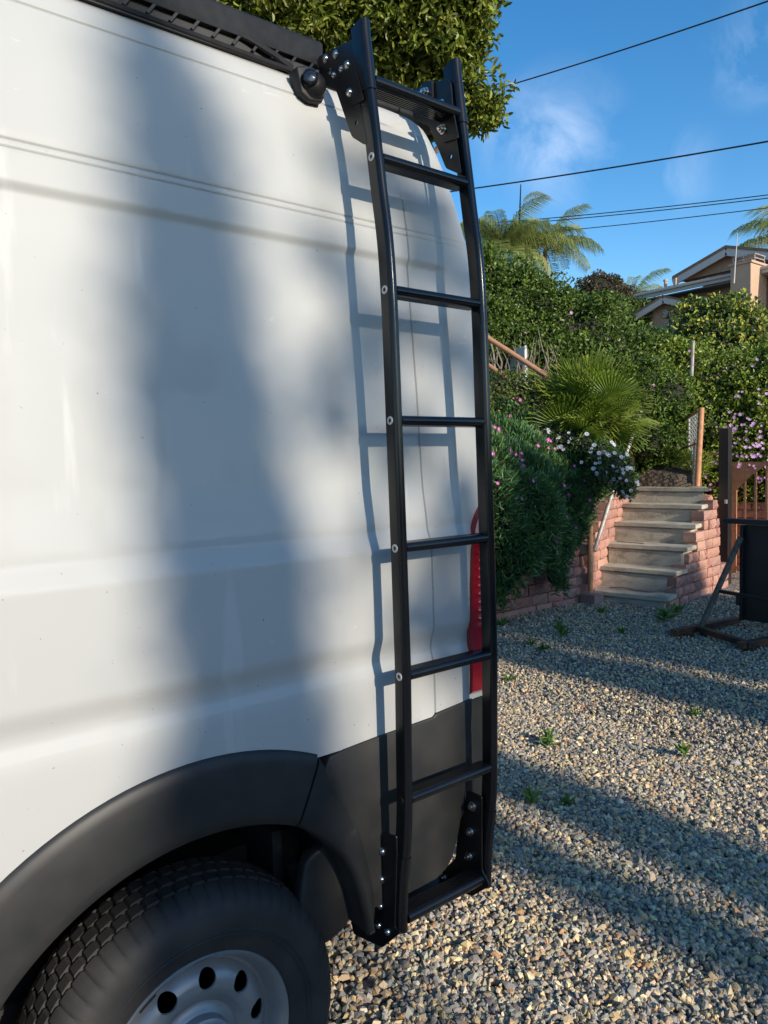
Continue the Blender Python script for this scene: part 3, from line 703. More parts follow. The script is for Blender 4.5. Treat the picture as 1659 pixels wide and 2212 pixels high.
for (y, z, x) in ((.067, 2.545, 1.389), (.015, 2.496, 1.3965), (.006, 2.427, 1.392), (.107, 2.552, 1.3965)):
    MB().lathe((x, y, z), (-1, 0, 0), [(.0125, 0), (.0125, .002), (.0095, .002), (.0095, .010), (.006, .010), (.006, .017), (.0001, .018)], 12).build('hex_nut', M['steel'], lad, True)
MB().lathe((1.20, .02, 2.478), (0, 0, 1), [(.011, 0), (.011, .004), (.006, .009), (.0001, .009)], 16).build('bolt', M['steel'], lad, True)
# lower bracket plates
plate('lower_bracket', rounded([(-.030, .615), (-.085, .63), (-.085, .58), (-.070, .384), (-.093, .384), (-.014, .303), (.113, .276), (.13, .34), (.055, .38), (.02, .47)]), 1.106)
plate('lower_bracket', rounded([(-.035, .640), (-.09, .640), (-.085, .43), (-.115, .40), (-.045, .338), (.06, .318), (.10, .335), (.02, .42), (.005, .52)]), 1.402)
for (y, z) in ((-.028, .567), (-.021, .491), (-.013, .416), (-.004, .360), (.039, .323), (-.041, .361)):
    bolt('bolt', (1.1035, y, z), (-1, 0, 0), .0088, lad)
for (y, z) in ((-.055, .601), (-.045, .525), (-.038, .452), (.070, .345)):
    MB().lathe((1.3995, y, z), (-1, 0, 0), [(.0135, 0), (.0135, .002), (.0095, .002), (.0095, .009), (.0055, .009), (.0055, .014), (.0001, .015)], 12).build('hex_nut', M['steel'], lad, True)
MB().bar((1.112, .075, .33), (1.402, .075, .335), .04, .006).build('lower_cross_strap', M['powder_matt'], lad)

# ------------------------------------------------------------------ retaining walls of split-face blocks
def block_variant(L, H, D, shade):
    nx, nz = 5, 4; v = []; f = []
    for i in range(nx):
        for j in range(nz):
            x = -L/2+L*i/(nx-1); z = H*j/(nz-1); edge = i in (0, nx-1) or j in (0, nz-1)
            y = (0.006 if edge else -.010+rnd.uniform(-.012, .010))
            if edge: x *= .985; z = H*.02+z*.96
            v.append((x+rnd.uniform(-.004, .004), y+rnd.uniform(-.003, .003), z+rnd.uniform(-.003, .003)))
    for i in range(nx-1):
        for j in range(nz-1): f.append((i*nz+j, (i+1)*nz+j, (i+1)*nz+j+1, i*nz+j+1))
    o = len(v); ring = [i*nz for i in range(nx)]+[(nx-1)*nz+j for j in range(1, nz)]+[i*nz+nz-1 for i in range(nx-2, -1, -1)]+[j for j in range(nz-2, 0, -1)]
    for r in ring: p = v[r]; v.append((p[0]*.93, D, p[2]))
    n = len(ring)
    for i in range(n): f.append((ring[i], o+i, o+(i+1) % n, ring[(i+1) % n]))
    f.append(tuple(range(o, o+n)))
    me = bpy.data.meshes.new('block'); me.from_pydata(v, [], f); me.update()
    bm = bmesh.new(); bm.from_mesh(me); bmesh.ops.recalc_face_normals(bm, faces=bm.faces); bm.to_mesh(me); bm.free()
    a = me.color_attributes.new('Col', 'FLOAT_COLOR', 'POINT')
    for d in a.data: d.color = (*shade, 1)
    me.materials.append(M['block']); return me
SH = [(.43, .215, .155), (.47, .25, .18), (.38, .18, .135), (.33, .165, .13), (.50, .28, .205), (.42, .20, .16), (.36, .20, .16), (.46, .225, .155)]
BV = [block_variant(.262, .112, .16, s) for s in SH]; BH = [block_variant(.135, .112, .16, s) for s in SH[:5]]; BS = [block_variant(.085, .112, .14, s) for s in SH[2:7]]
def block_wall(root, a, b, z0, ztop, courses, batter=.012, short=.2, xlim=None, meshes=None, smin=None, ph=.115, tol=.03):
    a, b = Vector((*a, 0)), Vector((*b, 0)); d = (b-a); L = d.length; d.normalize(); nrm = Vector((d.y, -d.x, 0))   # outward
    if nrm.y > 0 and abs(nrm.y) > .3: nrm = -nrm
    if abs(nrm.x) > .9: nrm = Vector((-1, 0, 0))
    rot = Matrix(((d.x, -nrm.x, 0, 0), (d.y, -nrm.y, 0, 0), (0, 0, 1, 0), (0, 0, 0, 1)))
    off = root.location
    for c in range(courses):
        z = z0+c*ph; s = -rnd.uniform(0, .2) if c % 2 else -rnd.uniform(0, .1)
        while s < L:
            q = rnd.random(); half = q < short
            me = rnd.choice(BH) if half else rnd.choice(BV); w_ = .138 if half else .265
            if q > 1-short*.4: me = rnd.choice(BS); w_ = .088
            mid = s+w_/2
            if -.02 < mid and mid < L+.05 and z+.10 < ztop(mid)+tol and (smin is None or mid > smin(z)) and (xlim is None or mid < xlim(z)):
                o = bpy.data.objects.new('block', me); col.objects.link(o); o.parent = root
                p = a+d*mid-nrm*(batter*c-rnd.uniform(-.006, .010)); T = Matrix.Translation(Vector((p.x, p.y, z))-off) @ rot @ Matrix.Rotation(rnd.uniform(-.03, .03), 4, 'Z')
                o.matrix_local = T
            s += w_+.003
wl = empty('retaining_wall', (6, 3.9, G), 'low reddish split-block retaining wall under the ice plant left of the steps', 'wall')
block_wall(wl, (4.6, 3.84), (7.22, 3.82), G-.05, lambda s: .50, 6)
block_wall(wl, (7.20, 3.79), (8.8, 4.33), G-.02, lambda s: .58+.50*s, 12, batter=.0, short=.3)
MB().prism([(4.6, 4.0), (7.3, 4.02), (9.0, 4.6), (9.0, 4.9), (7.3, 4.35), (4.6, 4.3)], 2, G-.1, .34).build('soil_backing', M['soil'], wl)
wr = empty('stair_side_wall', (8.2, 3.1, G), 'stepped pink split-block side wall on the right of the concrete steps', 'wall')
stepz = [-.0, .245, .487, .727, .941, 1.141]; stepx = [7.38+.3*k for k in range(6)]
def ztopr(s):
    x = 7.42+s*.99; k = max([i for i in range(6) if x >= stepx[i]-.02] or [0]); return stepz[k]-.055
block_wall(wr, (7.43, 2.945), (9.25, 3.19), -.2880, ztopr, 13, batter=.004, short=.55, xlim=lambda z: 1.78-.33*z, ph=.1165, tol=.012)
block_wall(wr, (9.10, 3.40), (10.6, 4.12), G-.05, lambda s: 1.02, 10, batter=.0, short=.3)
MB().prism([(7.46, 3.05), (8.88, 3.25), (8.88, 3.40), (7.46, 3.12)], 2, G-.1, -.02).build('core_fill', M['concrete'], wr)
wb = empty('garden_wall', (10.6, 3, G), 'pale pink block wall behind the picket gate with agave above it', 'wall')
block_wall(wb, (10.6, 4.1), (10.6, .2), G-.05, lambda s: .88, 9, batter=.008)
MB().box((10.82, 2.1, .3), (.2, 4.0, 1.0)).build('soil_backing', M['soil'], wb)

# ------------------------------------------------------------------ concrete steps
st = empty('concrete_steps', (8.1, 3.5, G), 'six weathered concrete steps climbing between pink block walls', 'steps')
yl = [3.76, 3.91, 3.99, 4.11, 4.24, 4.28]; XO = -.17; yr = [2.965, 3.045, 3.09, 3.155, 3.24, 3.315]
def rough_box(name, quad, z0, z1, parent, m, bev=.010):
    """plan quad of four (x, y) corners between two heights, cut finely and roughened"""
    bm = bmesh.new(); lo = [bm.verts.new((x, y, z0)) for x, y in quad]; hi = [bm.verts.new((x, y, z1)) for x, y in quad]
    bm.faces.new(lo[::-1]); bm.faces.new(hi)
    for i in range(4): bm.faces.new((lo[i], lo[(i+1) % 4], hi[(i+1) % 4], hi[i]))
    bmesh.ops.recalc_face_normals(bm, faces=bm.faces)
    bmesh.ops.bevel(bm, geom=list(bm.edges), offset=bev, segments=2, affect='EDGES')
    long_ = [e for e in bm.edges if e.calc_length() > .25]
    bmesh.ops.subdivide_edges(bm, edges=long_, cuts=11, use_grid_fill=True)
    for v in bm.verts:
        p = v.co; v.co = p+Vector((sin(p.y*9+z1*40)*.0015+rnd.uniform(-.002, .002), rnd.uniform(-.0015, .0015), sin(p.y*7+z1*9)*.0014+rnd.uniform(-.0012, .0012)))
    me = bpy.data.meshes.new(name); bm.to_mesh(me); bm.free(); me.polygons.foreach_set('use_smooth', [True]*len(me.polygons)); me.set_sharp_from_angle(angle=radians(24))
    return link(name, me, m, parent)
for k in range(6):
    X = stepx[k]; dep = .40 if k < 5 else .55
    sl = (yl[min(k+1, 5)]-yl[k]); sr = (yr[min(k+1, 5)]-yr[k]) if k < 5 else .30
    s_ = rough_box('step', [(X+.016, yr[k]+.012), (X+dep, yr[k]+sr+.012), (X+dep+XO, yl[k]+sl+.05), (X+.016+XO, yl[k])], stepz[k]-.30, stepz[k]-.0545, st, M['concrete'])
    rough_box('tread', [(X, yr[k]-.055), (X+dep-.06, yr[k]+sr-.055), (X+dep-.06+XO, yl[k]+sl+.05), (X+XO, yl[k])], stepz[k]-.050, stepz[k], s_, M['concrete'], .006)
fs = MB().tube([(7.46, 3.72, .012), (7.50, 3.55, .022), (7.49, 3.40, .014), (7.52, 3.22, .018), (7.60, 3.08, .05), (7.66, 3.02, .085)], [.006, .008, .011, .012, .012, .006], 7).build('dead_branch', M['twig'], None, True)
tag(fs, 'dry brown palm stalk lying across the lowest concrete step', 'branch')
fs = MB().tube([(8.02, 4.0, .492), (8.01, 3.8, .497), (8.03, 3.62, .492)], .006, 6).build('dead_branch', M['twig'], None, True)
tag(fs, 'thin dry stalk lying on the third concrete step', 'branch')

# ------------------------------------------------------------------ handrails, posts, gate
hr = empty('stair_handrail', (7.3, 3.9, G), 'worn brown and grey pipe handrail beside the concrete steps', 'handrail')
MB().tube([(7.12, 3.74, G), (7.12, 3.74, .765)], .033, 12).build('post', M['rust'], hr, True)
MB().tube([onx(1284, 1190, 7.20), onx(1318, 1080, 7.60), onx(1384, 888, 8.50)], .024, 12).build('rail', M['galv'], hr, True)
MB().tube([onx(1368, 893, 8.95), onx(1365, 1046, 8.95)], .032, 12).build('post', M['rust'], hr, True)
b = MB().box((7.06, 3.68, G+.05), (.17, .20, .13)).build('paving_block', BV[3].materials[0], None, bevel=.006)
a = b.data.color_attributes.new('Col', 'FLOAT_COLOR', 'POINT'); [setattr(d, 'color', (.30, .20, .17, 1)) for d in a.data]
tag(b, 'dark reddish concrete block at the foot of the brown handrail post', 'block')
ur = empty('upper_handrail', (7, 4.7, 2), 'copper coloured twin pipe handrail climbing the bank above the ice plant', 'handrail')
MB().tube([at(1010, 700, 9.6), at(1055, 731, 9.5), at(1150, 792, 9.3), at(1180, 812, 9.25)], .033, 10).build('rail', M['copperpipe'], ur, True)
MB().tube([at(1010, 762, 9.6), at(1056, 790, 9.5), at(1092, 815, 9.35)], .030, 10).build('rail', M['copperpipe'], ur, True)
MB().tube([at(1040, 721, 9.55), at(1040, 880, 9.55)], .028, 8).build('post', M['copperpipe'], ur, True)

ig = empty('inner_gate', (9, 3.3, 1.15), 'rust coloured pipe gate with wire mesh at the top of the steps', 'gate')
p0, p1 = onx(1515, 884, 8.98), onx(1506, 1050, 8.98)
MB().tube([p0+Vector((0, 0, .02)), p1], .038, 12).build('post', M['rust'], ig, True)
q0, q1 = onx(1481, 906, 9.9), onx(1483, 1046, 9.9)
MB().tube([p0, q0], .018, 8).tube([q0, q1], .018, 8).build('frame', M['rust'], ig, True)
r0, r1 = p0.lerp(p1, .43), q0.lerp(q1, .43)
MB().tube([r0, r1], .014, 8).build('mid_rail', M['rust'], ig, True)
b = MB(); 
for i in range(17):
    t = (i+.5)/17; A = p0.lerp(p1, t); B = q0.lerp(q1, t); pts = [A.lerp(B, s/14)+Vector((0, 0, .028*(1 if s % 2 else -1))) for s in range(15)]
    b.tube(pts, .0065, 4)
b.build('wire_mesh', M['wire'], ig)['kind'] = 'stuff'
MB().tube([onx(1488, 905, 9.6), onx(1487, 1040, 9.6)], .014, 7).build('stake', M['galv'], ig, True)

bp = MB().box((9.33, 3.28, .88), (.125, .125, 2.01), Matrix.Rotation(.12, 3, 'Z')).build('gate_post', M['blackmetal'], None, bevel=.006)
tag(bp, 'tall square black steel post beside the stepped block wall', 'post')
MB().box((9.262, 3.235, .95), (.012, .03, .05)).build('latch_plate', M['washer'], bp)
def pickets(name, label, X, ys, z0, z1, rail_z, frame_y, gusset=False, grp=None):
    r = empty(name, (X, ys[0], z0), label, 'gate')
    y0, y1 = frame_y
    for z in rail_z: MB().bar((X, y0, z), (X, y1, z), .035, .035).build('rail', M['rust'], r, bevel=.003)
    for y in ys: MB().bar((X-.002, y, z0), (X-.002, y, z1), .022, .022, up=(1, 0, 0)).build('picket', M['rust'], r)
    return r
gt = pickets('picket_gate', 'rust brown steel picket gate with a triangular corner plate by the black post', 9.9, [3.30-.142*i for i in range(9)], G+.10, 1.42, [1.425, .02], (3.46, 1.95))
MB().bar((9.9, 3.44, G+.06), (9.9, 3.44, 1.44), .05, .04, up=(1, 0, 0)).build('stile', M['rust'], gt)
MB().prism([(3.46, 1.445), (2.93, 1.445), (3.04, 1.385), (3.20, 1.27), (3.40, 1.07), (3.46, 1.05)], 0, 9.868, 9.878).build('corner_plate', M['rust'], gt)
g2 = pickets('side_gate', 'narrow rust brown steel gate between the inner pipe gate and the black post', 9.62, [3.77, 3.50], .20, 1.55, [1.56, .86], (3.90, 3.44))
for y in (3.77, 3.50): MB().lathe((9.62, y, 1.57), (0, 0, 1), [(.012, 0), (.012, .06), (.022, .08), (.014, .12), (.0001, .18)], 8).build('finial', M['rust'], g2, True)
bf = empty('rear_picket_fence', (11.4, 3, 1.0), 'row of thin rusty spear topped pickets among the pink flowers', 'fence')
for i in range(9):
    y = 3.62-.19*i
    MB().tube([(11.3, y, .95), (11.3, y, 1.62), (11.3, y, 1.66), (11.3, y, 1.74)], [.011, .011, .020, .002], 6).build('picket', M['rust'], bf)
MB().bar((11.3, 3.75, 1.52), (11.3, 1.9, 1.52), .03, .03).build('rail', M['rust'], bf)
sp = MB().tube([at(1497, 736, 10.0), at(1494, 812, 10.0)], .022, 8).build('fence_stake', M['galv'], None, True)
tag(sp, 'thin galvanised stake sticking out of the lantana hedge', 'stake')

# ------------------------------------------------------------------ black panel on its base frame
pf = empty('panel_stand', (6.5, 1.7, G), 'black steel panel standing on a low rusty base frame on the gravel', 'stand')
zb = G+.055
MB().bar((6.20, 2.16, zb), (7.12, 2.02, zb), .07, .055).build('base_beam', M['rustframe'], pf, bevel=.004)
MB().bar((6.48, 2.07, zb+.003), (6.22, 1.46, zb+.003), .06, .05).build('base_beam', M['rustframe'], pf, bevel=.004)
MB().bar((6.16, 1.53, zb), (7.0, 1.33, zb), .07, .055).build('base_beam', M['rustframe'], pf, bevel=.004)
for x, y in ((6.36, 2.10), (6.50, 2.02), (6.24, 1.47), (6.85, 1.38)): MB().box((x, y, G+.018), (.07, .06, .04)).build('foot', M['rustframe'], pf)
MB().box((6.93, 1.46, .44), (.05, .82, .90)).build('panel', M['blackmetal'], pf, bevel=.006)
MB().box((6.885, 1.865, .44), (.06, .028, .90)).build('panel_flange', M['blackmetal'], pf, bevel=.004)
MB().bar((6.86, 2.02, .925), (6.86, 1.0, .925), .09, .045).build('top_channel', M['blackmetal'], pf, bevel=.004)
MB().box((6.84, 1.53, .965), (.08, .09, .04)).build('bracket', M['blackmetal'], pf)
MB().bar((6.50, 2.06, zb+.02), (6.84, 1.86, .78), .05, .035).build('wood_brace', M['wood'], pf, bevel=.004)
MB().bar((6.50, 1.42, zb+.02), (6.70, 1.36, .30), .07, .05).build('wood_brace', M['wood'], pf, bevel=.004)
MB().bar((6.66, 1.99, .285), (6.45, 1.25, .285), .05, .028).build('cross_bar', M['blackmetal'], pf, bevel=.003)
MB().box((6.88, 1.895, .18), (.04, .035, .10)).build('hinge', M['rustframe'], pf)

# ------------------------------------------------------------------ hedges and shrubs
def bl(lst): return [(*at(u, v, d), r, r*(1.0 if len(t) < 1 else t[0]), r) for (u, v, d, r, *t) in lst]
GREEN_D = [(.090, .150, .024), (.13, .20, .032), (.17, .25, .042), (.060, .10, .018)]
GREEN_L = [(.22, .30, .036), (.28, .36, .048), (.17, .24, .032), (.34, .40, .07)]
def shrub(name, label, cat, blobs, dens, L, W, cols, core=.80, group=None, m='leaf', inner=.3, lumpy=0, loc=None):
    c = Vector(blobs[0][:3]) if loc is None else Vector(loc)
    r = empty(name, (c.x, c.y, c.z-blobs[0][5]), label, cat, group)
    P, D = shell(blobs, dens*(.62 if lumpy else 1), inner)
    if lumpy:
        P3, D3 = shell(clumps(blobs, lumpy, .09, .2), dens*.85, .6); P, D = np.concatenate([P, P3]), np.concatenate([D, D3])
    keep = P[:, 2] > G; P, D = P[keep], D[keep]
    dirs = D*.5+rng.normal(size=D.shape)*.75+np.array([0, 0, .25])
    f = leaves('foliage', P, dirs, L, W, pick(cols, len(P), .3), M[m], r, up=D+rng.normal(size=D.shape)*.55+np.array([0, -.35, .35])); f['kind'] = 'stuff'
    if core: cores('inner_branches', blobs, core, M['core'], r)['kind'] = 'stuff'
    return r
H1 = bl([(1000, 673, 12, .95), (1065, 688, 12, .93), (1130, 718, 11.8, .85), (1195, 748, 11.8, .82), (1255, 769, 11.6, .80), (1310, 814, 11.5, .75), (1355, 869, 11.3, .70), (1010, 743, 11.3, .75), (1085, 763, 11.3, .62),
         (1160, 798, 11.2, .62), (1235, 829, 11.2, .70), (1300, 889, 11.2, .70), (1370, 809, 12, .62), (1400, 949, 11.2, .5)])
h1 = shrub('dense_hedge', 'dense dark green hedge climbing the slope behind the fan palm', 'hedge', H1, 1050, .062, .034, GREEN_D+[(.085, .14, .03), (.07, .12, .025), (.17, .25, .045)], core=.74, lumpy=38)
H1b = bl([(1050, 800, 11.2, .42), (1110, 850, 10.4, .35), (1180, 830, 11.0, .55), (1440, 860, 11.2, .38), (1390, 950, 10.8, .35)])
shrub('understorey_shrub', 'shadowed low shrubs filling the gap under the dense hedge', 'shrub', H1b, 700, .055, .03, GREEN_D, core=.7)
H2 = bl([(1405, 825, 11.8, .50), (1440, 815, 12, .55), (1500, 840, 12, .62), (1560, 850, 12, .62), (1620, 855, 12, .65), (1690, 855, 12, .7), (1440, 865, 11.8, .45), (1430, 925, 11.5, .42), (1500, 925, 11.8, .60), (1575, 930, 11.8, .62), (1650, 930, 11.9, .62),
         (1530, 995, 11.9, .55), (1600, 1010, 12.0, .55), (1670, 1010, 12.0, .55), (1720, 965, 12, .7)])
h2 = shrub('lantana_hedge', 'bright green flowering lantana hedge above the gate at the right', 'hedge', H2, 950, .055, .032, GREEN_L+[(.05, .09, .02)], core=.72, lumpy=46)
H3 = bl([(1475, 762, 15, .38), (1520, 722, 15.2, .62), (1560, 712, 15.2, .60), (1600, 727, 15, .55), (1555, 772, 14.8, .80), (1620, 772, 14.8, .70), (1670, 792, 14.6, .6), (1500, 797, 14.4, .5), (1655, 732, 15.3, .25)])
shrub('variegated_shrub', 'yellow and green variegated shrub in front of the tan house', 'shrub', H3, 480, .085, .05, [(.07, .12, .024), (.05, .09, .02), (.62, .58, .09), (.40, .42, .07), (.11, .16, .035), (.09, .14, .03)], core=.72, lumpy=34)
# bare stems and a whitewashed panel seen through the foot of the hedge
wp = MB().box(tuple(at(1098, 800, 10.85)), (.04, 1.25, .5), Matrix.Rotation(-.45, 3, 'Z')).build('white_panel', M['whitewash'], None, bevel=.005)
tag(wp, 'whitewashed panel glimpsed behind bare stems at the foot of the hedge', 'panel')
bs = empty('bare_stems', at(1110, 830, 10.4), 'tangle of bare pale woody stems under the dense hedge', 'stems')
for i in range(46):
    u = rnd.uniform(1045, 1215); v0 = rnd.uniform(800, 850); d = rnd.uniform(10.1, 10.8); p = at(u, v0, d); q = at(u+rnd.uniform(-30, 30), v0-rnd.uniform(50, 105), d+rnd.uniform(-.2, .4)); mid = p.lerp(q, .5)+Vector((rnd.uniform(-.12, .12), rnd.uniform(-.12, .12), rnd.uniform(-.05, .05)))
    r_ = rnd.choice((.006, .008, .012, .02))
    MB().tube([p, p.lerp(mid, .5)+Vector((rnd.uniform(-.03, .03), 0, 0)), mid, q], [r_, r_*.9, r_*.7, r_*.35], 5).build('stem', M['twig'], bs, True)

# flowers: shared meshes, one object each
def flower_mesh(name, n, r, colr, ctr=None, cup=.15):
    v = []; f = []; c = []
    for k in range(n):
        a = 2*pi*k/n; w_ = .75*pi/n
        o = len(v); v += [(0, 0, 0), (r*.6*cos(a-w_), r*.6*sin(a-w_), r*cup*.5), (r*cos(a), r*sin(a), r*cup), (r*.6*cos(a+w_), r*.6*sin(a+w_), r*cup*.5)]
        f.append((o, o+1, o+2, o+3)); c += [colr]*4
    if ctr:
        o = len(v); v += [(r*.22*cos(2*pi*k/6), r*.22*sin(2*pi*k/6), r*.10) for k in range(6)]; f.append(tuple(range(o, o+6))); c += [ctr]*6
    me = bpy.data.meshes.new(name); me.from_pydata(v, [], f); me.update()
    a = me.color_attributes.new('Col', 'FLOAT_COLOR', 'POINT')
    for i, d in enumerate(a.data): d.color = (*c[i], 1)
    me.materials.append(M['petal']); return me
F_DAISY = flower_mesh('flower', 12, .028, (.80, .80, .86), (.12, .08, .20)); F_MAG = flower_mesh('flower', 14, .025, (.85, .14, .60), (.9, .7, .3), .35)
F_PINK = flower_mesh('flower', 7, .026, (.80, .38, .80), None, .3); F_PURP = flower_mesh('flower', 7, .022, (.85, .50, .88), None, .3)
def put_flower(me, p, nrm, parent, s=1.):
    o = bpy.data.objects.new('flower', me); col.objects.link(o); o.parent = parent
    q = Vector(nrm).to_track_quat('Z', 'Y'); wl_ = Vector(parent.location); o.matrix_local = Matrix.Translation(Vector(p)-wl_) @ q.to_matrix().to_4x4() @ Matrix.Scale(s, 4)
def on_blobs(blobs, n, seedfn=None, out=1.04):
    res = []
    tocam = lambda p: (CAMO-p).normalized()
    while len(res) < n:
        b_ = rnd.choice(blobs); d = Vector((rnd.gauss(0, 1), rnd.gauss(0, 1), rnd.gauss(0, 1))).normalized(); c = Vector(b_[:3]); p = c+Vector((d.x*b_[3], d.y*b_[4], d.z*b_[5]))*out
        if d.dot(tocam(p)) < .3: continue
        res.append((p, (d+tocam(p)*.6+Vector((0, -.4, .3))).normalized()))
    return res
for p, n_ in on_blobs([H2[i] for i in (2, 3, 4, 8, 9, 10, 11)]+H2[11:14]*3, 120): put_flower(F_PINK, p, n_, h2, rnd.uniform(.7, 1.3))
for p, n_ in on_blobs([(*at(1610, 985, 11.2), .42, .5, .22), (*at(1660, 960, 11.2), .6, .5, .42), (*at(1640, 900, 11.2), .5, .5, .4)], 110, out=1.0): put_flower(F_PURP, p, n_, h2, rnd.uniform(.8, 1.5))
for p, n_ in on_blobs(H1[3:], 14): put_flower(F_PINK, p, n_, h1, rnd.uniform(.7, 1.2))

# ------------------------------------------------------------------ ice plant bank spilling over the wall
ipl = empty('ice_plant_mat', (6, 4.4, .5), 'thick green ice plant mat with magenta flowers spilling over the block wall', 'ice plant')
CS = [(3.70, .0), (3.64, .42), (3.54, .86), (3.56, 1.30), (3.82, 1.68), (4.25, 1.98), (4.75, 2.22), (5.3, 2.45), (6.0, 2.75)]
def ip_surf(x, t):
    """x along the bank, t in 0..1 up the slope"""
    zs = np.interp(t, np.linspace(0, 1, 9), [c[1] for c in CS]); ys = np.interp(t, np.linspace(0, 1, 9), [c[0] for c in CS])
    lump = .10*np.sin(x*3.3+t*5)+.07*np.sin(x*7.1-t*11)+.05*np.sin(x*13+t*23)
    fall = sstep(7.2, 8.6, x)                       # the mat gets lower and draws back towards the top of the steps
    return np.stack([x, ys-lump*.8+fall*.45-.14*np.cos(x*2.2)*(t < .4), zs+lump*.45-fall*.42*sstep(.25, .5, t)], -1)
N = 78000
x = rng.uniform(4.3, 8.7, N); t = rng.uniform(0, 1, N)
# lower edge: strands hang over the wall in tongues
edge = np.interp(x, [4.3, 5.45, 5.75, 5.95, 6.1, 6.25, 6.42, 6.6, 6.75, 6.95, 7.2, 7.5, 8.6], [.0, .02, .10, .17, .15, .03, .02, .12, .17, .16, .26, .40, .52])+.02*np.sin(x*40)
k = t > edge; x, t = x[k], t[k]
P = ip_surf(x, t); P2 = ip_surf(x, np.minimum(t+.02, 1)); P3 = ip_surf(x+.02, t)
nrm = unit(np.cross(P3-P, P2-P)); nrm *= np.where(nrm[:, 1:2] > 0, -1, 1)
up = np.array([0, 0, 1.])
dirs = nrm*.45+up*np.where(t < .45, .25, .85)[:, None]+rng.normal(size=P.shape)*.38
P = P-nrm*rng.uniform(-.02, .09, (len(P), 1))
cc = pick([(.075, .165, .055), (.10, .20, .06), (.055, .125, .05), (.14, .24, .05), (.24, .26, .05)], len(P), .2, p=[.32, .3, .25, .1, .03])
lf = leaves('foliage', P, dirs, .085, .017, cc, M['succulent'], ipl, fold=.5); lf['kind'] = 'stuff'
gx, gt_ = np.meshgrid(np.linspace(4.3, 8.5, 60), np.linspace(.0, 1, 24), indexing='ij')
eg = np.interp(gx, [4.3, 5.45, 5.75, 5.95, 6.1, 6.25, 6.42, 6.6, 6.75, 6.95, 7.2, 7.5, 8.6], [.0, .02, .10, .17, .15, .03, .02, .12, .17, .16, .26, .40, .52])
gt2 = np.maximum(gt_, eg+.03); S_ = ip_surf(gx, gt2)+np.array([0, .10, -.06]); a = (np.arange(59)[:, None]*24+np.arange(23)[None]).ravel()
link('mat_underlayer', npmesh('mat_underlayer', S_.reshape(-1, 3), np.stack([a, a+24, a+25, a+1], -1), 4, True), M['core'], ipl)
for i in range(110):
    xx = rnd.uniform(4.9, 8.2); tt = rnd.uniform(.16, .75)
    if tt < np.interp(xx, [4.3, 5.6, 6.1, 6.5, 7.0, 7.5, 8.6], [.02, .06, .17, .05, .2, .42, .55]): continue
    p = ip_surf(np.array([xx]), np.array([tt]))[0]+np.array([0, -.06, .06]); put_flower(F_MAG, p, (rnd.uniform(-.7, .2), -1, rnd.uniform(.1, .9)), ipl, rnd.uniform(.7, 1.25))
# small mixed shrub above the mat
shrub('bank_shrub', 'loose green shrub with dry tips between the ice plant and the copper handrail', 'shrub', bl([(1080, 850, 9.2, .27), (1125, 858, 9.2, .25), (1050, 868, 9.1, .28), (1160, 890, 9.0, .22), (1110, 895, 9.0, .26), (1060, 915, 9.0, .26)]), 700, .05, .026, GREEN_D+[(.16, .11, .05), (.08, .12, .03)], core=.7)
DB = bl([(1215, 950, 8.75, .16), (1300, 985, 8.5, .17), (1322, 1005, 8.5, .19), (1345, 1038, 8.5, .16), (1175, 945, 8.7, .15), (1352, 1056, 8.5, .12), (1300, 1025, 8.4, .15), (1255, 960, 8.7, .15)])
db = shrub('daisy_bush', 'low bush covered with white daisies beside the top of the steps', 'bush', DB, 1500, .05, .016, [(.07, .13, .03), (.05, .10, .03), (.09, .15, .03)], core=.7)
for p, n_ in on_blobs(DB[1:4]+DB[2:4]+[DB[5], DB[6]]+[(*at(1270, 970, 8.6), .35, .3, .2)], 54, out=1.1): put_flower(F_DAISY, p, n_, db, rnd.uniform(.8, 1.15))
for p, n_ in on_blobs([DB[0], DB[4]], 12, out=1.08): put_flower(F_DAISY, p, n_, db, rnd.uniform(.8, 1.1))
GC = [(float(x_), float(y_), float(terrain(np.array(x_), np.array(y_)))+.06, .22, .22, .16) for x_, y_ in ((9.35, 3.5), (9.5, 3.8), (9.45, 4.1), (9.7, 3.6), (9.9, 4.2), (9.6, 3.35))]
shrub('weedy_plant', 'feathery green weeds growing on the landing above the steps', 'weeds', GC, 1500, .075, .012, GREEN_L, core=0)
shrub('pink_flower_clump', 'clump of green stems and pink blossom behind the rusty picket gate', 'flowers', [(11.2, 3.6, 1.05, .3, .4, .35), (11.3, 2.9, 1.0, .3, .5, .35), (11.2, 2.2, 1.0, .3, .5, .3)], 600, .06, .02, GREEN_L+[(.5, .22, .5)], core=.5)

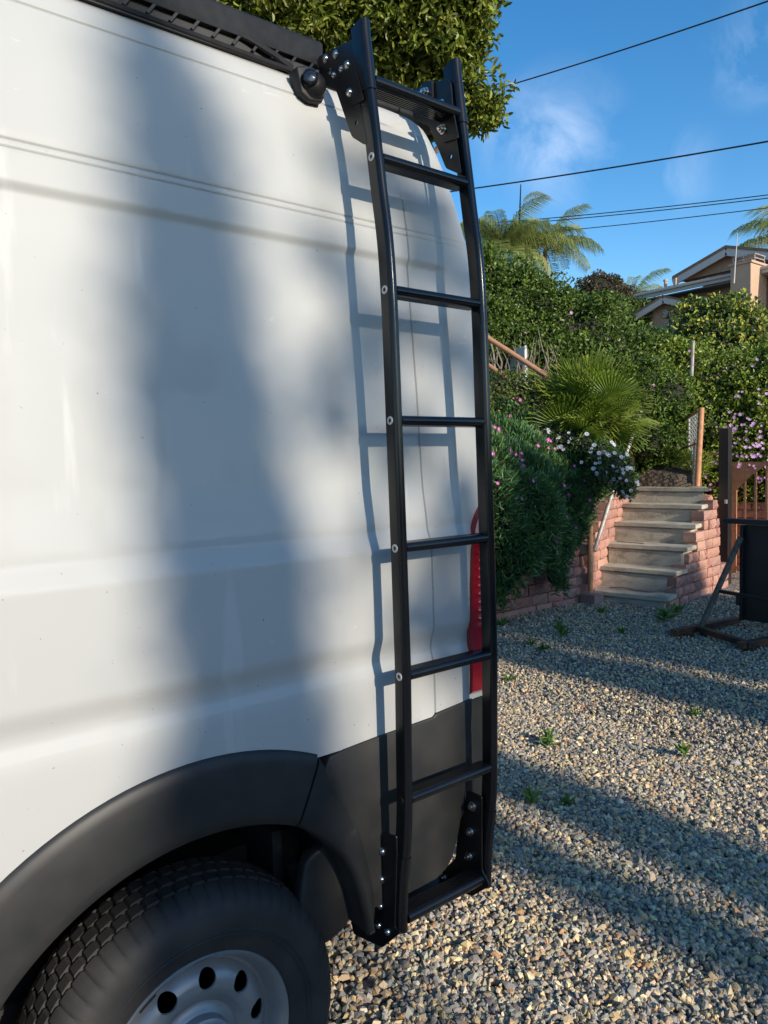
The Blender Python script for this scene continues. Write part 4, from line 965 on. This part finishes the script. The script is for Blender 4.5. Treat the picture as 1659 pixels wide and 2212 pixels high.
# fan palm: each fan its own part
def fan_mesh(seed, R=.45, n=34):
    r_ = random.Random(seed); v = []; f = []; c = []
    v0 = (0, 0, 0)
    for k in range(n):
        a = radians(-128+256*k/(n-1)); L = R*(1-.18*abs(a)/2.3)*r_.uniform(.92, 1.05); w_ = .0125; dr = -.10*L*r_.uniform(.3, 1.8)
        e = Vector((sin(a), cos(a), 0)); s = Vector((cos(a), -sin(a), 0)); o = len(v); lift = .12*R*cos(a*.8)
        pts = [(0.02, .0), (.45, lift*.4), (.75, lift*.3), (1.0, lift*.1+dr)]
        for q, h in pts:
            ww = w_*(.35 if q < .1 else 1.0 if q < .5 else .62 if q < .9 else .05)
            p = e*L*q; v.append((p.x+s.x*ww, p.y+s.y*ww, h-.006)); v.append((p.x, p.y, h+.004)); v.append((p.x-s.x*ww, p.y-s.y*ww, h-.006))
        sh = r_.uniform(.85, 1.15)
        c += [(.16*sh, .23*sh, .025*sh)]*9+[(.28*sh, .32*sh, .06*sh)]*3
        for i in range(3):
            b0 = o+i*3; f += [(b0, b0+1, b0+4, b0+3), (b0+1, b0+2, b0+5, b0+4)]
    me = bpy.data.meshes.new('fan_leaf'); me.from_pydata(v, [], f); me.update()
    a = me.color_attributes.new('Col', 'FLOAT_COLOR', 'POINT')
    for i, d in enumerate(a.data): d.color = (*c[i], 1)
    me.materials.append(M['leaf']); return me
fm = [fan_mesh(s) for s in range(5)]
pc = at(1262, 905, 9.3)
fp = empty('fan_palm', pc-Vector((0, 0, .45)), 'bushy low fan palm with bright green fans beside the steps', 'palm')
ptr = MB()
for i in range(72):
    th = i*2.39996; ph = math.acos(1-1.25*(i+.5)/72); d = Vector((sin(ph)*cos(th), sin(ph)*sin(th), cos(ph)+.12)).normalized()
    L = rnd.uniform(.20, .54); c = pc+Vector((0, 0, -.22))+d*L*1.15+Vector((0, 0, .05))
    q = d.to_track_quat('Y', 'Z').to_matrix().to_4x4()
    o = bpy.data.objects.new('fan_leaf', rnd.choice(fm)); col.objects.link(o); o.parent = fp
    o.matrix_local = Matrix.Translation(c-fp.location) @ q @ Matrix.Rotation(rnd.uniform(-.6, .6), 4, 'Y') @ Matrix.Rotation(rnd.uniform(.2, .75), 4, 'X') @ Matrix.Scale(rnd.uniform(.9, 1.2), 4)
    ptr.tube([pc+Vector((0, 0, -.45)), pc+Vector((0, 0, -.30))+d*L*.5, c], [.009, .008, .006], 5)
ptr.build('leaf_stalks', M['core'], fp, True)['kind'] = 'stuff'
MB().tube([pc+Vector((0, 0, -1.0)), pc+Vector((0, 0, -.4))], [.14, .12], 10).build('trunk', M['bark'], fp, True)

# agave behind the gate
ag = empty('agave', (10.95, 2.95, .85), 'small yellow green agave in the bed above the pale block wall', 'agave')
for i in range(22):
    th = i*2.4; e_ = radians(20+62*(i/22)); L = rnd.uniform(.30, .42); d = Vector((cos(th)*cos(e_), sin(th)*cos(e_), sin(e_))); s = Vector((-sin(th), cos(th), 0)); p = Vector((10.95, 2.95, .84)); upv = s.cross(d)
    v = []; c = []
    for q, w_ in ((0, .030), (.45, .042), (.8, .025), (1, .002)):
        m_ = p+d*L*q-upv*L*.12*q*q
        v += [m_+s*w_+upv*.010, m_, m_-s*w_+upv*.010]; c += [(.30, .32, .06), (.10, .17, .04), (.30, .32, .06)]
    me = bpy.data.meshes.new('leaf'); me.from_pydata([x_[:] for x_ in v], [], [(a_*3+b_, a_*3+b_+1, a_*3+b_+4, a_*3+b_+3) for a_ in range(3) for b_ in range(2)]); me.update()
    ca = me.color_attributes.new('Col', 'FLOAT_COLOR', 'POINT')
    for k_, d_ in enumerate(ca.data): d_.color = (*c[k_], 1)
    link('leaf', me, M['succulent'], ag)

# small weeds in the gravel
def weed(p, s, label, tall=False):
    r = empty('weed', p, label, 'weed')
    n = 16 if not tall else 22; P = np.array([[p[0], p[1], G+.004]]*n)+np.concatenate([rng.uniform(-.012, .012, (n, 2)), (rng.uniform(0, s*.8, (n, 1)) if tall else np.zeros((n, 1)))], 1)
    D = np.concatenate([rng.normal(size=(n, 2))*.8, rng.uniform(.3, 1.2, (n, 1))], 1)
    leaves('leaves', P, D, s, s*.28, pick([(.14, .26, .05), (.18, .30, .07), (.10, .20, .04)], n), M['leaf'], r)
for (u, v_, s, lab, tl) in ((1083, 1352, .11, 'broad leafed green weed in gravel below the hanging ice plant', 0), (1212, 1375, .10, 'bright green weed in the gravel in front of the block wall', 1),
        (1148, 1395, .08, 'small weed in the shaded gravel nearest the wall corner', 0), (1172, 1405, .08, 'dark leafy weed beside a smaller weed in the shaded gravel', 0),
        (1188, 1612, .07, 'upright sprig of weed in sunlit gravel right of the ladder', 1), (1478, 1640, .065, 'grassy green tuft alone in the sunlit gravel', 1),
        (1150, 1742, .06, 'pale sprig of weed at the edge of the shadow beside the ladder', 1), (1225, 1738, .05, 'small dark weed inside the broad shadow stripe', 0),
        (1100, 1470, .06, 'tiny weed close to the ladder in sunlit gravel', 0), (1345, 1370, .07, 'little green weed in the shaded gravel midway to the panel stand', 0), (1500, 1545, .05, 'tiny weed in the far shadow stripe under the panel stand', 0),
        (1440, 1345, .12, 'scruffy green weed at the right foot of the lowest step', 1), (1462, 1330, .10, 'second scruffy weed beside the stepped wall foot', 1), (1300, 1325, .08, 'low weed growing at the base of the lowest step', 0)):
    D = F*FOC+RR*(u-829.5)-UU*(v_-1106.0); t = (G-CAMO.z)/D.z; p = CAMO+D*t
    weed((p.x, p.y, G), s, lab, tl)

nl = 260; lx = rng.uniform(4.6, 8.6, nl); ly = 3.62-np.abs(rng.normal(size=nl))*.42-(lx > 7.2)*.85+(lx > 7.2)*(lx-7.2)*.12
lx2 = rng.uniform(1.6, 7, 60); ly2 = -1.47+lx2*rng.uniform(.42, .95, 60); LP = np.stack([np.concatenate([lx, lx2]), np.concatenate([ly, ly2]), np.full(nl+60, G+.014)], -1)
lit = leaves('leaf_litter', LP, np.concatenate([rng.normal(size=(nl+60, 2)), rng.normal(size=(nl+60, 1))*.15], 1), .045, .014, pick([(.30, .20, .09), (.42, .32, .18), (.20, .12, .06), (.50, .42, .28)], nl+60), M['petal'], None, up=np.tile([0, 0, 1.], (nl+60, 1))+rng.normal(size=(nl+60, 3))*.3)
tag(lit, 'dry brown leaves and stalks scattered over the gravel', 'leaf litter', kind='stuff')

# ------------------------------------------------------------------ trees
def frond(L, droop, seed, dens=72, ll=.66):
    """arching feather frond along +x in local space"""
    r_ = random.Random(seed); v = []; f = []; c = []
    def rach(t): return Vector((L*t*(1-.16*t*t*droop), 0, L*(.42*t-droop*.62*t*t)))
    pts = [rach(i/12) for i in range(13)]
    for i, p in enumerate(pts): w_ = .018*(1-i/13)+.003; v += [(p.x, -w_, p.z), (p.x, w_, p.z), (p.x, 0, p.z+w_)]; c += [(.20, .22, .07)]*3
    for i in range(12):
        a = i*3
        for q in range(3): f.append((a+q, a+(q+1) % 3, a+3+(q+1) % 3, a+3+q))
    for i in range(dens):
        t = .12+.87*i/dens; p = rach(t); tg = (rach(min(1, t+.02))-rach(t-.02)).normalized()
        for s in (-1, 1):
            le = ll*(.55+.6*sin(pi*min(1, t*1.02)))*r_.uniform(.8, 1.15); d = (tg*.55+Vector((0, s*.9, .25+r_.uniform(-.2, .2)))).normalized(); m_ = p+d*le*.45; e = p+d*le*.62+Vector((0, 0, -le*r_.uniform(.55, .95)))
            w_ = tg*.0125; o = len(v); v += [tuple(p-w_*.5), tuple(p+w_*.5), tuple(m_+w_), tuple(m_-w_), tuple(e)]; f += [(o, o+1, o+2, o+3), (o+3, o+2, o+4)]
            sh = r_.uniform(.75, 1.2); cc_ = (.20*sh, .27*sh, .08*sh) if r_.random() < .7 else (.38*sh, .37*sh, .10*sh); c += [cc_]*5
    me = bpy.data.meshes.new('frond'); me.from_pydata(v, [], f); me.update()
    a = me.color_attributes.new('Col', 'FLOAT_COLOR', 'POINT')
    for k_, d_ in enumerate(a.data): d_.color = (*c[k_], 1)
    me.materials.append(M['leaf']); return me
FR = [frond(2.7, 1.0, 1), frond(2.5, 1.25, 2), frond(2.8, .8, 3)]
def feather_palm(top, label, n, s=1., lift=.15, spear=False, tl=6):
    r = empty('feather_palm', top-Vector((0, 0, tl)), label, 'palm')
    for i in range(n):
        th = i*2.39996+.4; e_ = radians(75-95*(i+.5)/n)
        o = bpy.data.objects.new('frond', FR[i % 3]); col.objects.link(o); o.parent = r
        o.matrix_local = Matrix.Translation(top-r.location) @ Matrix.Rotation(th, 4, 'Z') @ Matrix.Rotation(-e_*.75, 4, 'Y') @ Matrix.Scale(s*rnd.uniform(.85, 1.1), 4)
    MB().tube([top-Vector((0, 0, tl)), top-Vector((.05, 0, tl*.5)), top], [.14*s, .11*s, .09*s], 10).build('trunk', M['bark'], r, True)
    return r
fpm = feather_palm(at(1085, 545, 24), 'yellow green feather palm rising behind the dense hedge', 34, .78)
feather_palm(at(1178, 545, 25.5), 'smaller feather palm with drooping fronds behind the hedge, right of the taller one', 22, .74)
tp = at(1125, 398, 24); MB().tube([at(1117, 640, 24), at(1122, 480, 24), tp], [.04, .03, .015], 6).build('spear_leaf', M['leaf'], fpm, True)
a_ = fpm.children[-1].data.color_attributes.new('Col', 'FLOAT_COLOR', 'POINT'); [setattr(d, 'color', (.30, .36, .16, 1)) for d in a_.data]
sf = bpy.data.objects.new('frond', FR[1]); col.objects.link(sf); sf.parent = fpm; sf.matrix_local = Matrix.Translation(tp-Vector((0, 0, .6))-fpm.location) @ Matrix.Rotation(-.9, 4, 'Z') @ Matrix.Rotation(-.7, 4, 'Y') @ Matrix.Scale(.34, 4)
feather_palm(at(1722, 530, 36), 'dark feather palm behind the house roof at the right edge', 18, 1.15)
feather_palm(at(1362, 650, 34), 'small distant feather palm left of the house eave', 12, .8, tl=4)
def tree(name, label, base, top, blobs, dens, L, W, cols, core, trunk_r, group=None, branches=6, m='leaf', inner=.35, lumpy=0):
    r = empty(name, base, label, 'tree', group); base, top = Vector(base), Vector(top)
    P, D = shell(clumps(blobs, lumpy, .10, .24)+blobs if lumpy else blobs, dens, inner); dirs = D*.5+rng.normal(size=D.shape)*.8
    f = leaves('crown', P, dirs, L, W, pick(cols, len(P), .28), M[m], r, up=D*.8+rng.normal(size=D.shape)*.6+np.array([0, -.4, .2])); f['kind'] = 'stuff'
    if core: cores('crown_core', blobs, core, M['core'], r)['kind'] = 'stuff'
    b = MB().tube([base, base.lerp(top, .5)+Vector((.06, .05, 0)), top], [trunk_r, trunk_r*.75, trunk_r*.4], 10)
    for i in range(branches):
        q = Vector(rnd.choice(blobs)[:3]); s = base.lerp(top, rnd.uniform(.5, .95)); b.tube([s, s.lerp(q, .5)+Vector((rnd.uniform(-.1, .1),)*3), q], [trunk_r*.35, trunk_r*.22, trunk_r*.08], 6)
    b.build('trunk', M['bark'], r, True)
    return r
def tb(u, v, px, d=9.0): p = at(u, v, d); return (p.x, p.y, p.z, px/177*d/9, px/177*d/9, px/177*d/9)
CR = [tb(430, -120, 150), tb(560, -40, 130), tb(640, 0, 110), tb(720, 10, 100, 9.2), tb(790, 50, 95), tb(860, 60, 110, 9.2), tb(940, 20, 95), tb(1005, -5, 58), tb(860, 140, 75), tb(935, 110, 62, 9.2), tb(690, -120, 160, 9.5), tb(880, -130, 160, 9.4),
      tb(1000, -100, 90), tb(790, 160, 60, 9.3), tb(965, 175, 45, 8.9), tb(905, 200, 48, 9.1), tb(1010, 205, 38, 8.8), tb(1035, 238, 28, 8.8), tb(1000, 150, 30, 8.9), tb(1035, 60, 20, 8.9), tb(1022, 120, 13, 8.9), tb(960, 240, 34, 9), tb(1052, 255, 14, 8.8), tb(920, 275, 24, 9.1), tb(560, 60, 60, 9.2)]
LEAFC = [(.17, .21, .026), (.23, .265, .038), (.11, .145, .02), (.30, .33, .065), (.14, .185, .026)]
tree('broadleaf_tree', 'dense olive green broadleaf tree behind the van roof and ladder top', (5.0, 5.3, 1.2), tuple(at(850, 120, 9.2)), CR, 350, .085, .036, LEAFC, .40, .16, branches=16, inner=.6, lumpy=62)
tree('distant_tree', 'dull reddish brown treetop far behind the hedge crest', tuple(at(1300, 760, 30)), tuple(at(1300, 640, 30)), [(*at(1290, 625, 30), .75, .75, .6), (*at(1320, 640, 30), .8, .8, .55), (*at(1345, 665, 30), .8, .8, .5)], 260, .13, .06, [(.11, .075, .05), (.09, .07, .045), (.06, .08, .03)], .8, .12)
tree('distant_tree', 'dark green treetop far behind, under the house eave', tuple(at(1350, 800, 28)), tuple(at(1365, 690, 28)), [(*at(1335, 690, 28), .9, .9, .8), (*at(1385, 700, 28), .8, .8, .7)], 260, .12, .06, GREEN_D+[(.09, .13, .03)], .8, .12)

# trees across the yard, behind the photographer, that throw the long shadows
YT = -17.0; OX = .045*17; OZ = .37*17
def cyp(X, half, ztop, label, z0=.8, taper=1.4, dy=0.):
    bs_ = []; z = ztop-.10
    while z > z0:
        h = ztop-z; r = half*min(1, (h/taper)**.75+.08); bs_.append((X+rnd.uniform(-.06, .06)*half, YT+dy, z, r, r, .30)); z -= .26
    return tree('slender_conifer', label, (X, YT+dy, G), (X, YT+dy, ztop-.6), bs_, 210, .09, .03, [(.03, .055, .02), (.045, .075, .025), (.025, .045, .018)], .93, .10, branches=0, m='needle', group='slender conifers across the yard', inner=.12)
r_ = tree('slender_conifer', 'pointed dark conifer across the yard nearest in line with the van', (1.5, YT, G), (1.5, YT, 8.2),
     [(OX+x_, YT, OZ+z_, w_, w_, .22) for x_, z_, w_ in ((.64, 2.50, .06), (.65, 2.39, .10), (.67, 2.27, .125), (.685, 2.14, .14), (.685, 2.0, .145), (.685, 1.87, .145), (.705, 1.74, .165), (.715, 1.6, .175), (.735, 1.44, .18), (.755, 1.29, .19), (.75, 1.13, .175), (.765, 1.0, .20), (.77, .85, .22), (.75, .7, .25), (.76, .5, .27), (.78, .3, .3), (.78, .05, .32), (.78, -.3, .34), (.78, -.7, .36), (.78, -1.2, .38), (.78, -1.8, .42), (.78, -2.4, .44), (.78, -3.0, .46), (.78, -3.6, .5), (.78, -4.2, .5), (.78, -4.8, .5))],
     210, .09, .03, [(.03, .055, .02), (.045, .075, .025)], .93, .10, branches=0, m='needle', group='slender conifers across the yard', inner=.12)
cyp(OX+2.86, .225, 8.6, 'slim conifer across the yard, second in the row')
cyp(OX+2.31, .16, 8.3, 'thinnest conifer across the yard, between two wider ones', dy=.5)
cyp(OX+4.93, .34, 8.5, 'wide conifer across the yard, right of the two slim ones')
tree('shade_tree', 'round leafy tree across the yard shading the bank', (OX+6.6, YT, G), (OX+6.6, YT, 7.5), [(OX+6.1, YT, 8.3, .65, .6, 1.15), (OX+6.75, YT, 7.9, .6, .6, 1.2), (OX+7.5, YT, 6.7, .65, .6, .95), (OX+6.4, YT, 6.4, .8, .6, .8), (OX+5.75, YT, 7.3, .42, .5, .9), (OX+8.2, YT, 7.2, .45, .4, .6), (OX+8.0, YT, 6.3, .5, .5, .6)], 260, .11, .055, GREEN_D, .84, .16, inner=.2)
SPB = []
for (x_, z_, r__) in ((1.08, 2.34, .04), (1.12, 2.06, .05), (1.24, 2.26, .09), (1.42, 2.34, .10), (1.36, 2.08, .08), (1.54, 2.14, .09), (1.26, 1.90, .07), (1.46, 1.84, .10), (1.30, 1.68, .07), (1.58, 1.66, .09), (1.44, 1.52, .08), (1.20, 1.48, .05), (1.34, 1.36, .08), (1.54, 1.34, .08), (1.30, 1.20, .11), (1.46, 1.10, .12), (1.36, .97, .10), (1.54, .93, .07), (1.06, 1.62, .035), (1.02, 1.84, .045), (1.12, 1.30, .04), (1.02, 2.10, .05), (1.14, 1.92, .05), (1.00, 1.70, .03), (1.16, 1.72, .045)):
    SPB.append((OX+x_, YT+rnd.uniform(-.2, .2), OZ+z_, r__*1.05, .10, r__*.6))
tree('open_crowned_tree', 'open crowned tree across the yard with thin scattered foliage', (OX+1.45, YT+.4, G), (OX+1.36, YT+.2, OZ+.6), SPB, 1800, .06, .03, LEAFC, .85, .05, branches=8, inner=.8)

hb = []  # unseen hedge, added to cut the sky fill reaching the van side
xx_ = -14.0
while xx_ < 16: hb.append((xx_, -9.6, .9, .75, .6, 1.75+rnd.uniform(-.12, .12))); xx_ += .85
shrub('sky_blocking_hedge', 'long unseen hedge added behind the photographer to block low sky light', 'hedge', hb, 130, .10, .06, GREEN_D, core=.92, inner=.15)

# ------------------------------------------------------------------ house
ho = empty('house', (26, 12, 4), 'tan stucco house with white fascia and stucco chimney on the hill', 'house')
def yz(u, v, x): p = onx(u, v, x); return (p.y, p.z)
e0 = yz(1371.5, 636, 24.0); e1 = yz(1600, 590, 24.0); ez = (e0[1]+yz(1577, 595, 24)[1])/2
yR = e1[0]-6.0
MB().box((24.0, (e0[0]+yR)/2, ez-.10), (.06, e0[0]-yR, .16)).build('fascia', M['fascia'], ho)
MB().box((23.94, (e0[0]+yR)/2, ez-.03), (.10, e0[0]-yR, .09)).build('gutter', M['fascia'], ho, bevel=.02)
b = MB().prism([(24.0, ez-.0), (26.6, ez+.62), (26.6, ez+.54), (24.0, ez-.08)], 1, yR, e0[0]); b.build('roof', M['rooftile'], ho)
tiles = 0; me_t = MB().box((0, 0, 0), (.34, .22, .045), Matrix.Rotation(-.235, 3, 'Y')).build('tile', M['rooftile'], ho); tm = me_t.data; bpy.data.objects.remove(me_t)
for r__ in range(4):
    y_ = e0[0]-.14
    while y_ > e1[0]-.4:
        o = bpy.data.objects.new('tile', tm); col.objects.link(o); o.parent = ho; o.location = Vector((24.14+.30*r__, y_+(.12 if r__ % 2 else 0), ez+.065+.072*r__+rnd.uniform(-.008, .008)))-ho.location; y_ -= .245
MB().box((26.0, (e0[0]-.5+yR)/2, ez-2.0), (2.6, e0[0]-.9-yR, 3.75)).build('wall', M['stucco'], ho)
MB().prism([(24.05, ez-.20), (24.75, ez-.20), (24.75, ez-.24), (24.05, ez-.24)], 1, yR, e0[0]).build('soffit', M['greywood'], ho)
# upper gable, facing the yard
XG = 26.2; A_ = yz(1463, 609, XG); P_ = yz(1578, 543, XG); B_ = (P_[0]-(A_[0]-P_[0]), A_[1])
MB().prism([A_, P_, B_], 0, XG, XG+.15).build('gable_wall', M['stucco'], ho)
def rake(name, a, b__, x, wd, th, m, dz=0):
    return MB().bar((x, a[0], a[1]+dz), (x, b__[0], b__[1]+dz), th, wd, up=(0, 0, 1)).build(name, m, ho)
rake('fascia', A_, P_, XG-.30, .26, .06, M['fascia'], -.06); rake('fascia', P_, B_, XG-.30, .26, .06, M['fascia'], -.06)
for (a, b__) in ((A_, P_), (P_, B_)):
    MB().prism([(a[0], a[1]+.06), (b__[0], b__[1]+.06), (b__[0], b__[1]+.16), (a[0], a[1]+.16)], 0, XG-.36, XG+5).build('upper_roof', M['blackmetal'] if 0 else M['rooftile'], ho)
# lower gable
XL2 = 22.6; A2 = yz(1371, 684, XL2); P2_ = yz(1433, 645, XL2); B2 = (P2_[0]-(A2[0]-P2_[0]), A2[1])
MB().prism([(A2[0]-.3, A2[1]-1.6), (A2[0]-.3, A2[1]+.1), P2_, (B2[0]+.3, B2[1]+.1), (B2[0]+.3, B2[1]-1.6)], 0, XL2+.3, XL2+2.2).build('lower_gable_wall', M['stucco'], ho)
for a, b__ in ((A2, P2_), (P2_, B2)):
    MB().bar((XL2, a[0], a[1]-.04), (XL2, b__[0], b__[1]-.04), .06, .20).build('fascia', M['fascia'], ho)
    MB().prism([(a[0], a[1]+.055), (b__[0], b__[1]+.055), (b__[0], b__[1]+.12), (a[0], a[1]+.12)], 0, XL2-.05, XL2+2.3).build('lower_roof', M['rooftile'], ho)
vc = yz(1441.5, 677, XL2+.3); vt = MB().box((XL2+.27, vc[0], vc[1]), (.04, .27, .27)).build('gable_vent', M['greywood'], ho)
for i in range(4): MB().box((XL2+.245, vc[0], vc[1]-.10+.067*i), (.03, .25, .034), Matrix.Rotation(.5, 3, 'Y')).build('slat', M['fascia'], vt)
gb = yz(1437, 712, XL2+.2); MB().box((XL2+.2, gb[0], gb[1]-.2), (.06, 1.1, .8)).build('board', M['greywood'], ho)
# chimney
XC = 23.3; c0 = onx(1622, 566, XC); c1 = onx(1578, 572, XC); 
wdt = c1.y-c0.y; dpt = 1.05
MB().box((XC+dpt/2, c0.y+wdt/2, c0.z-1.5), (dpt, wdt, 3.0)).build('chimney', M['stucco_l'], ho, bevel=.01)
MB().box((XC+dpt/2, c0.y+wdt/2, c0.z+.03), (dpt+.09, wdt+.09, .07)).build('chimney_cap', M['stucco_l'], ho)
b = MB(); cx_, cy_ = XC+dpt/2, c0.y+wdt/2
for sx_ in (-.32, .32):
    for sy_ in (-.33, 0, .33): b.box((cx_+sx_, cy_+sy_, c0.z+.17), (.03, .03, .22))
b.box((cx_, cy_, c0.z+.285), (.70, .72, .03)).box((cx_-.32, cy_, c0.z+.17), (.02, .66, .03)).box((cx_, cy_-.33, c0.z+.17), (.66, .02, .03)).build('spark_arrestor', M['galv'], ho)
for (u0, v0, v1, r__) in ((1437.5, 606, 622, .055), (1459.5, 603, 622, .035)):
    p = onx(u0, v1, 25.0); q = onx(u0, v0, 25.0); MB().tube([p, q], r__, 10).lathe(q-Vector((0, 0, .03)), (0, 0, 1), [(r__*1.4, 0), (r__*1.4, .06), (r__*.6, .06)], 10).build('vent_pipe', M['stucco_l'], ho, True)
an = MB().tube([onx(1585.5, 612, 23.1), onx(1588, 572, 23.1), onx(1593, 504, 23.1)], [.024, .020, .010], 8).build('antenna', M['fascia'], None, True)
tag(an, 'thin white antenna mast standing in front of the chimney', 'antenna')

# ------------------------------------------------------------------ overhead cables
def cable(a, b__, r, label, sag=.25):
    d = b__-a; A = a-d*.6; B = b__+d*.9; n = 40
    pts = [A.lerp(B, i/n)-Vector((0, 0, sag*4*(i/n)*(1-i/n))) for i in range(n+1)]
    o = MB().tube(pts, r, 6).build('overhead_cable', M['cable'], None, True); tag(o, label, 'cable', 'overhead cables crossing the sky')
def seg(u0, v0, u1, v1, d0, d1): return at(u0, v0-6, d0), at(u1, v1-6, d1)
cable(*seg(1050, 190, 1622, -4, 24, 20), .017, 'highest overhead cable, rising steeply to the top right')
cable(*seg(960, 408, 1659, 288, 24, 20), .019, 'thick overhead cable passing just above the feather palm spear')
cable(*seg(1100, 472, 1659, 408, 26, 24), .013, 'upper one of the close pair of cables before the palm')
cable(*seg(1100, 478, 1659, 415, 26, 24), .013, 'lower one of the close pair of cables before the palm')
cable(*seg(1100, 502, 1659, 436, 26, 24), .012, 'lowest thin overhead cable crossing the palm fronds')
